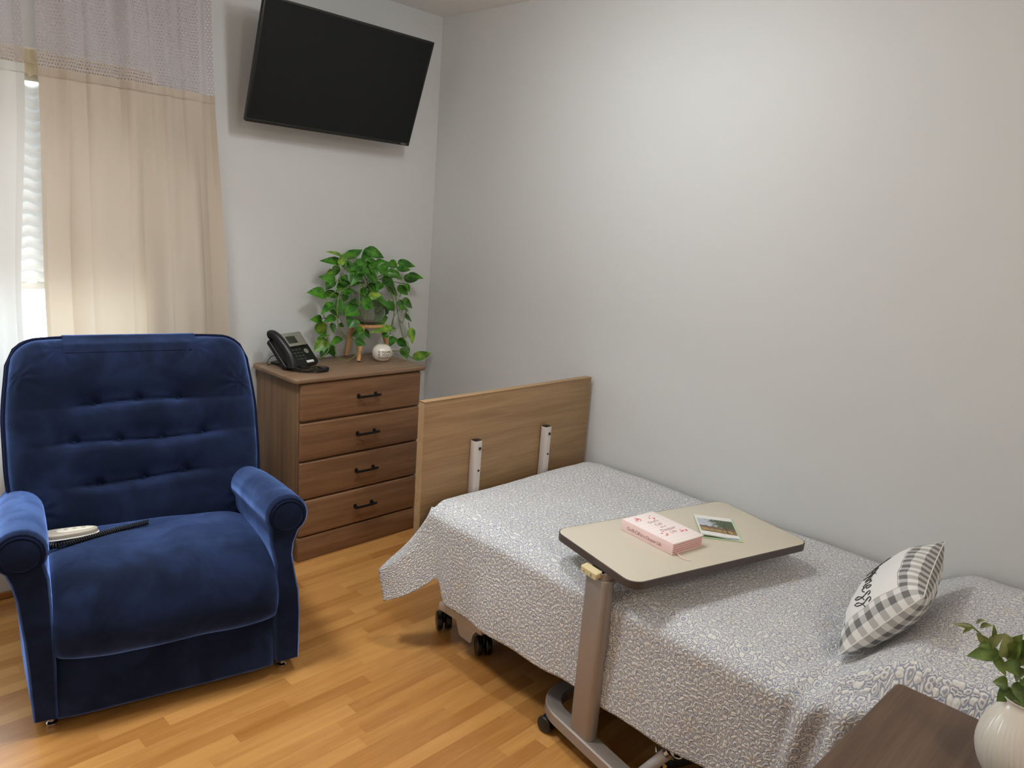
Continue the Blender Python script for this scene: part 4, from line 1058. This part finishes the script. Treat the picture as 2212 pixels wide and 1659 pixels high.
# script word: pen strokes (x runs with the reading direction)
STRK = {
 'H': [[(0.0, 1.5), (0.1, 1.0), (0.05, 0.0)], [(0.75, 1.55), (0.7, 0.8), (0.8, 0.0)], [(0.0, 0.75), (0.4, 0.8), (0.8, 0.75)]],
 'a': [[(0.75, 0.75), (0.4, 0.85), (0.1, 0.4), (0.3, 0.0), (0.65, 0.3), (0.75, 0.8), (0.75, 0.2), (1.0, 0.05)]],
 'p': [[(0.1, 0.8), (0.15, 0.0), (0.1, -0.8)], [(0.1, 0.4), (0.45, 0.85), (0.75, 0.45), (0.45, 0.0), (0.15, 0.15)]],
 'i': [[(0.2, 0.75), (0.15, 0.15), (0.4, 0.0), (0.55, 0.1)], [(0.24, 1.12), (0.26, 1.18)]],
 'n': [[(0.05, 0.8), (0.1, 0.0)], [(0.1, 0.4), (0.4, 0.85), (0.6, 0.6), (0.6, 0.1), (0.85, 0.05)]],
 'e': [[(0.0, 0.35), (0.55, 0.55), (0.5, 0.95), (0.25, 0.85), (0.15, 0.35), (0.4, -0.02), (0.8, 0.3)]],
 's': [[(0.72, 0.72), (0.62, 1.02), (0.36, 0.86), (0.45, 0.40), (0.48, 0.0), (0.30, -0.62), (0.06, -0.80), (0.10, -0.40), (0.48, 0.02), (0.85, 0.25)]],
}
ls = 0.046
g = G(); cx = 0.0; strokes = []
for ch in 'Happiness':
    for s_ in STRK[ch]: strokes.append([(cx + x, y) for x, y in s_])
    cx += {'H': 1.0, 'i': 0.55, 's': 0.62, 'e': 0.72, 'a': 0.9, 'p': 0.85, 'n': 0.8}[ch]
for s_ in strokes:
    pts = []
    for p in catmull([(x, y, 0) for x, y in s_], 6):
        xr = (cx - p.x) * ls * 0.92 - 0.150          # reading direction runs towards the near end
        yr = p.y * ls * 0.62 - 0.018
        u, v = xr / CW + 0.5, yr / CHh + 0.5
        if 0.02 < u < 0.98 and 0.02 < v < 0.98: pts.append(cush(u, v, 1) + Nc * 0.0012)
    if len(pts) > 1: g.tube(pts, [0.0008 + 0.0007 * abs(math.sin(i * 0.5)) for i in range(len(pts))], 6)
obj('lettering', g, M['ink'], co, world=True, label='dark script lettering')

# ------------------------------------------------------------------ overbed table
OY = math.radians(-15.0)
TC = Vector((-0.628, -2.040, 0)); TZ = 0.636
ot = thing('overbed_table', 'beige topped rolling overbed table standing over the quilt', 'overbed table', (TC.x, TC.y, 0), OY)
tw, td = 0.715, 0.378
g = G().prism(rrect(-tw / 2 + 0.003, -td / 2 + 0.003, tw / 2 - 0.003, td / 2 - 0.003, 0.040, 8), TZ - 0.023, TZ, 2, 0.0015)
tt = obj('table_top', g, M['laminate'], ot)
ring = rrect(-tw / 2, -td / 2, tw / 2, td / 2, 0.043, 8); inn = rrect(-tw / 2 + 0.003, -td / 2 + 0.003, tw / 2 - 0.003, td / 2 - 0.003, 0.040, 8)
g = G(); n_ = len(ring); vs = []
for P_, z in ((inn, TZ - 0.0235), (ring, TZ - 0.0225), (ring, TZ - 0.0015), (inn, TZ - 0.0003)): vs += [(x, y, z) for x, y in P_]
fs = [(j * n_ + i, j * n_ + (i + 1) % n_, (j + 1) * n_ + (i + 1) % n_, (j + 1) * n_ + i) for j in range(3) for i in range(n_)]
obj('edge_band', g.add(vs, fs), M['edge_band'], tt, angle=50)
Mo = WM[ot].inverted()
CB = Mo @ Vector((-0.979, -1.992, 0))            # column foot
RT = Matrix.Translation((CB.x, CB.y, 0)) @ Matrix.Rotation(math.radians(4.0), 4, 'Z')
def RG(q): return G().add([RT @ v for v in q.v], q.f)
q = G().prism(rrect(-0.020, -0.046, 0.024, 0.046, 0.019, 8), 0.088, 0.592, 2, 0.001)
obj('column', RG(q), M['taupe_metal'], ot)
q = G().prism(rrect(-0.016, -0.038, 0.020, 0.040, 0.012, 6), 0.592, TZ - 0.0235, 2)
q.prism([(-0.02, TZ - 0.028), (-0.02, TZ - 0.0235), (0.40, TZ - 0.0235), (0.40, TZ - 0.034), (0.12, TZ - 0.046), (0.022, TZ - 0.062), (0.018, TZ - 0.028)], -0.030, 0.030, 1, 0.002)
obj('top_bracket', RG(q), M['taupe_metal'], ot)
q = G().prism([(-0.035, 0.594), (-0.035, 0.610), (-0.030, 0.613), (-0.012, 0.615), (-0.012, 0.598)], -0.022, 0.046, 1, 0.0035, 3)
lv = obj('release_lever', RG(q), M['cream_plastic'], ot, label='cream height release lever')
Ml = RT @ Matrix.Translation((-0.0353, 0.026, 0.5965)) @ Matrix.Rotation(-PI / 2, 4, 'Z') @ Matrix.Rotation(PI / 2, 4, 'X')
obj('lever_arrow', text_geo('^', 0.013, Ml @ Matrix.Translation((-0.006, -0.002, 0)), 0.0003), M['ink'], lv)
obj('lever_letter', text_geo('E', 0.012, Ml @ Matrix.Translation((0.024, 0.0, 0)), 0.0003), M['ink'], lv)
# C-shaped base: straight near rail, two legs reaching under the bed
base = [(0.46, 0.205), (0.30, 0.205), (0.12, 0.205)]
for a in range(90, 181, 10): base.append((0.10 + 0.10 * math.cos(math.radians(a)), 0.105 + 0.10 * math.sin(math.radians(a))))
base.append((0.0, 0.0))
for a in range(180, 271, 10): base.append((0.10 + 0.10 * math.cos(math.radians(a)), -0.36 + 0.10 * math.sin(math.radians(a))))
base += [(0.12, -0.46), (0.30, -0.46), (0.46, -0.46)]
vs = []
for i, (x, y) in enumerate(base):
    a, b = base[max(0, i - 1)], base[min(len(base) - 1, i + 1)]; tx, ty = b[0] - a[0], b[1] - a[1]; l = math.hypot(tx, ty); nx, ny = -ty / l, tx / l
    w_ = 0.026
    for (o_, z) in ((-w_, 0.053), (-w_, 0.084), (-w_ + 0.004, 0.088), (w_ - 0.004, 0.088), (w_, 0.084), (w_, 0.053)): vs.append(RT @ Vector((x + nx * o_ , y + ny * o_, z)))
m_ = len(base)
fs = [(i * 6 + k, i * 6 + (k + 1) % 6, (i + 1) * 6 + (k + 1) % 6, (i + 1) * 6 + k) for i in range(m_ - 1) for k in range(6)] + [tuple(range(6)), tuple((m_ - 1) * 6 + k for k in range(6))]
obj('base', G().add(vs, fs), M['taupe_metal'], ot, angle=30)
for (x, y) in ((-0.012, 0.150), (-0.012, -0.41), (0.44, 0.205), (0.44, -0.46)):
    p = WM[ot] @ (RT @ Vector((x, y, 0)))
    castor(p.x, p.y, 0.0262, 0.040, ot, M['black_plastic'])

# ------------------------------------------------------------------ book and brochure on the table
bsp = Vector((-0.777, -2.091, 0)) - Vector((-0.748, -1.893, 0)); BA = math.atan2(-bsp.x, bsp.y) + PI    # local -y runs down the spine
bo = thing('pink_book', 'pink and white striped hardback book with ribbon on the overbed table', 'book', (-0.699, -2.004, TZ + 0.0005), BA)
bw, bh, bt = 0.138, 0.206, 0.035
g = G().box((-bw / 2 + 0.004, -bh / 2 + 0.003, 0.003), (bw / 2 - 0.003, bh / 2 - 0.003, bt - 0.003))
obj('pages', g, M['pink_pages'], bo)
g = G().box((-bw / 2 + 0.002, -bh / 2, bt - 0.003), (bw / 2, bh / 2, bt), 0.0008)
fc = obj('front_cover', g, M['pink_stripe'], bo, label='pale pink striped cover with floral lettering')
obj('back_cover', G().box((-bw / 2 + 0.002, -bh / 2, 0), (bw / 2, bh / 2, 0.003), 0.0008), M['pink'], bo)
sp = obj('spine', G().box((-bw / 2, -bh / 2, 0), (-bw / 2 + 0.0035, bh / 2, bt), 0.0012), M['pink'], bo)
Ms = Matrix.Translation((-bw / 2 - 0.0003, bh / 2 - 0.022, 0.010)) @ Matrix.Rotation(-PI / 2, 4, 'Z') @ Matrix.Rotation(PI / 2, 4, 'X')
q = text_geo("God's Call to a Deeper Life", 0.0160, Ms, 0.0002, shear=0.25, space=0.82)
obj('spine_title', q, M['mauve'], sp, label='mauve script title')
Mf = Matrix.Translation((0, 0, bt + 0.0001)) @ Matrix.Rotation(-PI / 2, 4, 'Z')
Mf = Matrix.Translation((0.0, 0.0, bt + 0.0002)) @ Matrix.Rotation(0.0, 4, 'Z')
q = G()
for tx, sz, y in (("God's", 0.019, 0.036), ('Call', 0.019, 0.014), ('to a', 0.015, -0.004), ('Deeper', 0.021, -0.026), ('Life', 0.019, -0.046)):
    w2 = text_geo(tx, sz, Mf @ Matrix.Translation((0.002, y, 0)), 0.0002, shear=0.3, align='CENTER'); q.add(w2.v, w2.f)
obj('cover_title', q, M['mauve'], fc, label='mauve script title')
random.seed(3)
for (fx, fy, n0) in ((-0.030, 0.072, 9), (0.026, 0.066, 5), (0.038, -0.046, 9), (-0.036, -0.044, 5)):
    q = G()
    for k in range(n0):
        a = random.uniform(0, 2 * PI); r = random.uniform(0.002, 0.014); cxx, cyy = fx + r * math.cos(a), fy + r * math.sin(a)
        rr = random.uniform(0.0018, 0.0040)
        q.prism([(cxx + rr * math.cos(2 * PI * j / 7), cyy + rr * math.sin(2 * PI * j / 7)) for j in range(7)], bt, bt + 0.0003 + 0.00004 * k, 2)
    obj('printed_flower', q, M['rose'], fc, label='rose pink printed flower')
rb = catmull([(-bw / 2 + 0.02, -bh / 2 + 0.01, 0.009), (-bw / 2 + 0.016, -bh / 2 - 0.012, 0.003), (-bw / 2 + 0.012, -bh / 2 - 0.030, 0.0008), (-bw / 2 + 0.022, -bh / 2 - 0.052, 0.0008)], 5)
g = G(); g.add([p + Vector((o_, 0, dz_)) for p in rb for (o_, dz_) in ((-0.002, 0), (0.002, 0), (0.002, 0.0005), (-0.002, 0.0005))], [(i * 4 + k, i * 4 + (k + 1) % 4, i * 4 + 4 + (k + 1) % 4, i * 4 + 4 + k) for i in range(len(rb) - 1) for k in range(4)])
obj('ribbon', g, M['pink'], bo)

def photo_mat():
    m, t, b = new_mat('brochure_photo_print')
    u, v, _ = sep(t, t.nodes.new('ShaderNodeUVMap').outputs[0])
    uv = comb(t, u, v, 0)
    n = tnoise(t, uv, 9.0, 4, 0.6); n2 = tnoise(t, uv, 26.0, 3, 0.6)
    sky = lin(186, 194, 204); tree = mixc(t, n2.step(0.35, 0.7), lin(38, 54, 34), lin(92, 112, 66))
    ground = mixc(t, n.step(0.4, 0.6), lin(178, 150, 84), lin(132, 96, 60))
    mask_t = ((u * 1.5 + (n - 0.5) * 1.6 + v * 0.5) - 0.95).step(-0.1, 0.1)
    top = mixc(t, mask_t, sky, tree)
    hedge = ((v * -1.0) + 0.44 + (n - 0.5) * 0.3).step(0.0, 0.05)
    c = mixc(t, hedge, top, lin(104, 84, 60))
    low = ((v * -1.0) + 0.25).step(0.0, 0.03)
    c = mixc(t, low, c, ground)
    trunk = (u - 0.72 + (v - 0.5) * 0.06).ab().lt(0.018) * (v.lt(0.7))
    t.links.new(mixc(t, trunk, c, lin(48, 40, 32)), b.inputs['Base Color']); b.inputs['Roughness'].default_value = 0.35
    return m
# corners: far-left, far-right, near-right, near-left seen from the print's reading side
b1, b2, b3, b4 = Vector((-0.452, -1.960, 0)), Vector((-0.376, -2.062, 0)), Vector((-0.508, -2.188, 0)), Vector((-0.592, -2.088, 0))
bc = (b1 + b2 + b3 + b4) / 4; bx_ = ((b2 - b1) + (b3 - b4)).normalized(); BR = math.atan2(bx_.y, bx_.x)
brw, brh = 0.128, 0.186
bro = thing('brochure', 'folded brochure with green border and park photo lying on the overbed table', 'brochure', (bc.x, bc.y, TZ + 0.0004), BR)
def sheet(x0, x1, y0, y1, z0, lift, nu=16):
    return lambda u, v: Vector((lerp(x0, x1, u), lerp(y0, y1, v), z0 + lift * math.sin(PI * (1 - u) * 0.5) ** 2 * (0.3 + 0.7 * (1 - v))))
obj('back_page', G().grid(sheet(-brw / 2, brw / 2, -brh / 2, brh / 2, 0.0006, 0.0), 8, 8), M['green_paper'], bro, label='pale green back page')
cv = obj('front_page', G().grid(sheet(-brw / 2, brw / 2 - 0.007, -brh / 2 + 0.009, brh / 2, 0.0014, 0.007), 16, 16), M['white_paper'], bro)
obj('photo', G().grid(sheet(-brw / 2 + 0.006, brw / 2 - 0.009, -brh / 2 + 0.046, brh / 2 - 0.030, 0.0022, 0.0071), 16, 16), photo_mat(), cv, label='printed park photograph')
g = G().grid(sheet(-brw / 2 + 0.004, brw / 2 - 0.010, -brh / 2 + 0.013, -brh / 2 + 0.021, 0.0020, 0.0070), 12, 2)
obj('blue_band', g, plain('grey_blue_print', lin(140, 150, 168), 0.5), cv, label='grey blue printed band')

# ------------------------------------------------------------------ nightstand, vase, greenery
nx0, nx1, ny0, ny1, nz = -1.50, -1.022, -3.24, -2.778, 0.692
nt = thing('nightstand', 'dark walnut nightstand holding the white vase in the near right corner', 'nightstand', ((nx0 + nx1) / 2, (ny0 + ny1) / 2, 0))
obj('body', G().box((nx0 + 0.015, ny0 + 0.012, 0.0), (nx1 - 0.015, ny1 - 0.012, nz - 0.022), 0.002), M['night_side'], nt, world=True)
Mn = Matrix.Translation((nx1, ny1, 0)) @ Matrix.Rotation(math.radians(-1.8), 4, 'Z')
q = G().prism(rrect(nx0 - nx1, ny0 - ny1, 0, 0, 0.016), nz - 0.022, nz, 2, 0.005, 3)
obj('top', G().add([Mn @ v for v in q.v], q.f), M['night_top'], nt, world=True)
for a, b in ((0.05, 0.32), (0.33, 0.50), (0.51, 0.655)):
    d_ = obj('drawer', G().box((nx0 + 0.008, ny0 + 0.02, a), (nx0 + 0.0148, ny1 - 0.02, b), 0.003), M['night_side'], nt, world=True)
    yc = (ny0 + ny1) / 2; zc = (a + b) / 2
    obj('handle', G().tube([(nx0 - 0.018, yc - 0.055, zc), (nx0 - 0.018, yc + 0.055, zc)], 0.005, 8).tube([(nx0 - 0.018, yc - 0.045, zc), (nx0 + 0.009, yc - 0.045, zc)], 0.004, 8).tube([(nx0 - 0.018, yc + 0.045, zc), (nx0 + 0.009, yc + 0.045, zc)], 0.004, 8), M['black_metal'], d_, world=True)
VC = (-1.180, -2.998, nz)
vp = [(0.0, 0), (0.026, 0), (0.032, 0.004), (0.046, 0.028), (0.0535, 0.055), (0.0525, 0.080), (0.046, 0.105), (0.036, 0.126), (0.029, 0.138), (0.0275, 0.146), (0.0295, 0.150), (0.0265, 0.150), (0.024, 0.145), (0.03, 0.12), (0.0, 0.10)]
vp = [(p.x, p.y) for p in catmull([(a, b, 0) for a, b in vp], 3)]
g = G().lathe(vp, 220, VC, fr=lambda a, z: 1 + 0.013 * math.cos(44 * (a + z * 2.2)) * smooth(0.006, 0.03, z) * (1 - smooth(0.10, 0.128, z)))
tag(obj('vase', g, M['ceramic'], angle=60), 'round white ribbed ceramic vase on the nightstand', 'vase')
gr = thing('artificial_greenery', 'artificial green leaf sprigs standing in the white ribbed vase', 'plant', (VC[0], VC[1], nz + 0.11))
lg, ly, sg = G(), G(), G(); random.seed(5)
for (bx, by, bz, tx, ty, tz, w_, yl) in ELEAVES:
    f_ = Vector((-0.8, random.uniform(-0.5, 0.5), random.uniform(0.2, 0.9))).normalized()
    leaf(ly if yl else lg, (bx, by, bz), (tx, ty, tz), w_ * 0.46, 0.12, f_)
for s_ in ESTEMS:
    c_ = catmull([(VC[0], VC[1], nz + 0.112)] + s_[0:], 5); sg.tube(c_, [lerp(0.0022, 0.0012, i / len(c_)) for i in range(len(c_))], 6)
obj('leaves', lg, M['eleaf'], gr, world=True, angle=70, recalc=False)
obj('pale_leaves', ly, M['eleaf_y'], gr, world=True, angle=70, recalc=False, label='pale olive leaves')
obj('stems', sg, M['stem'], gr, world=True)
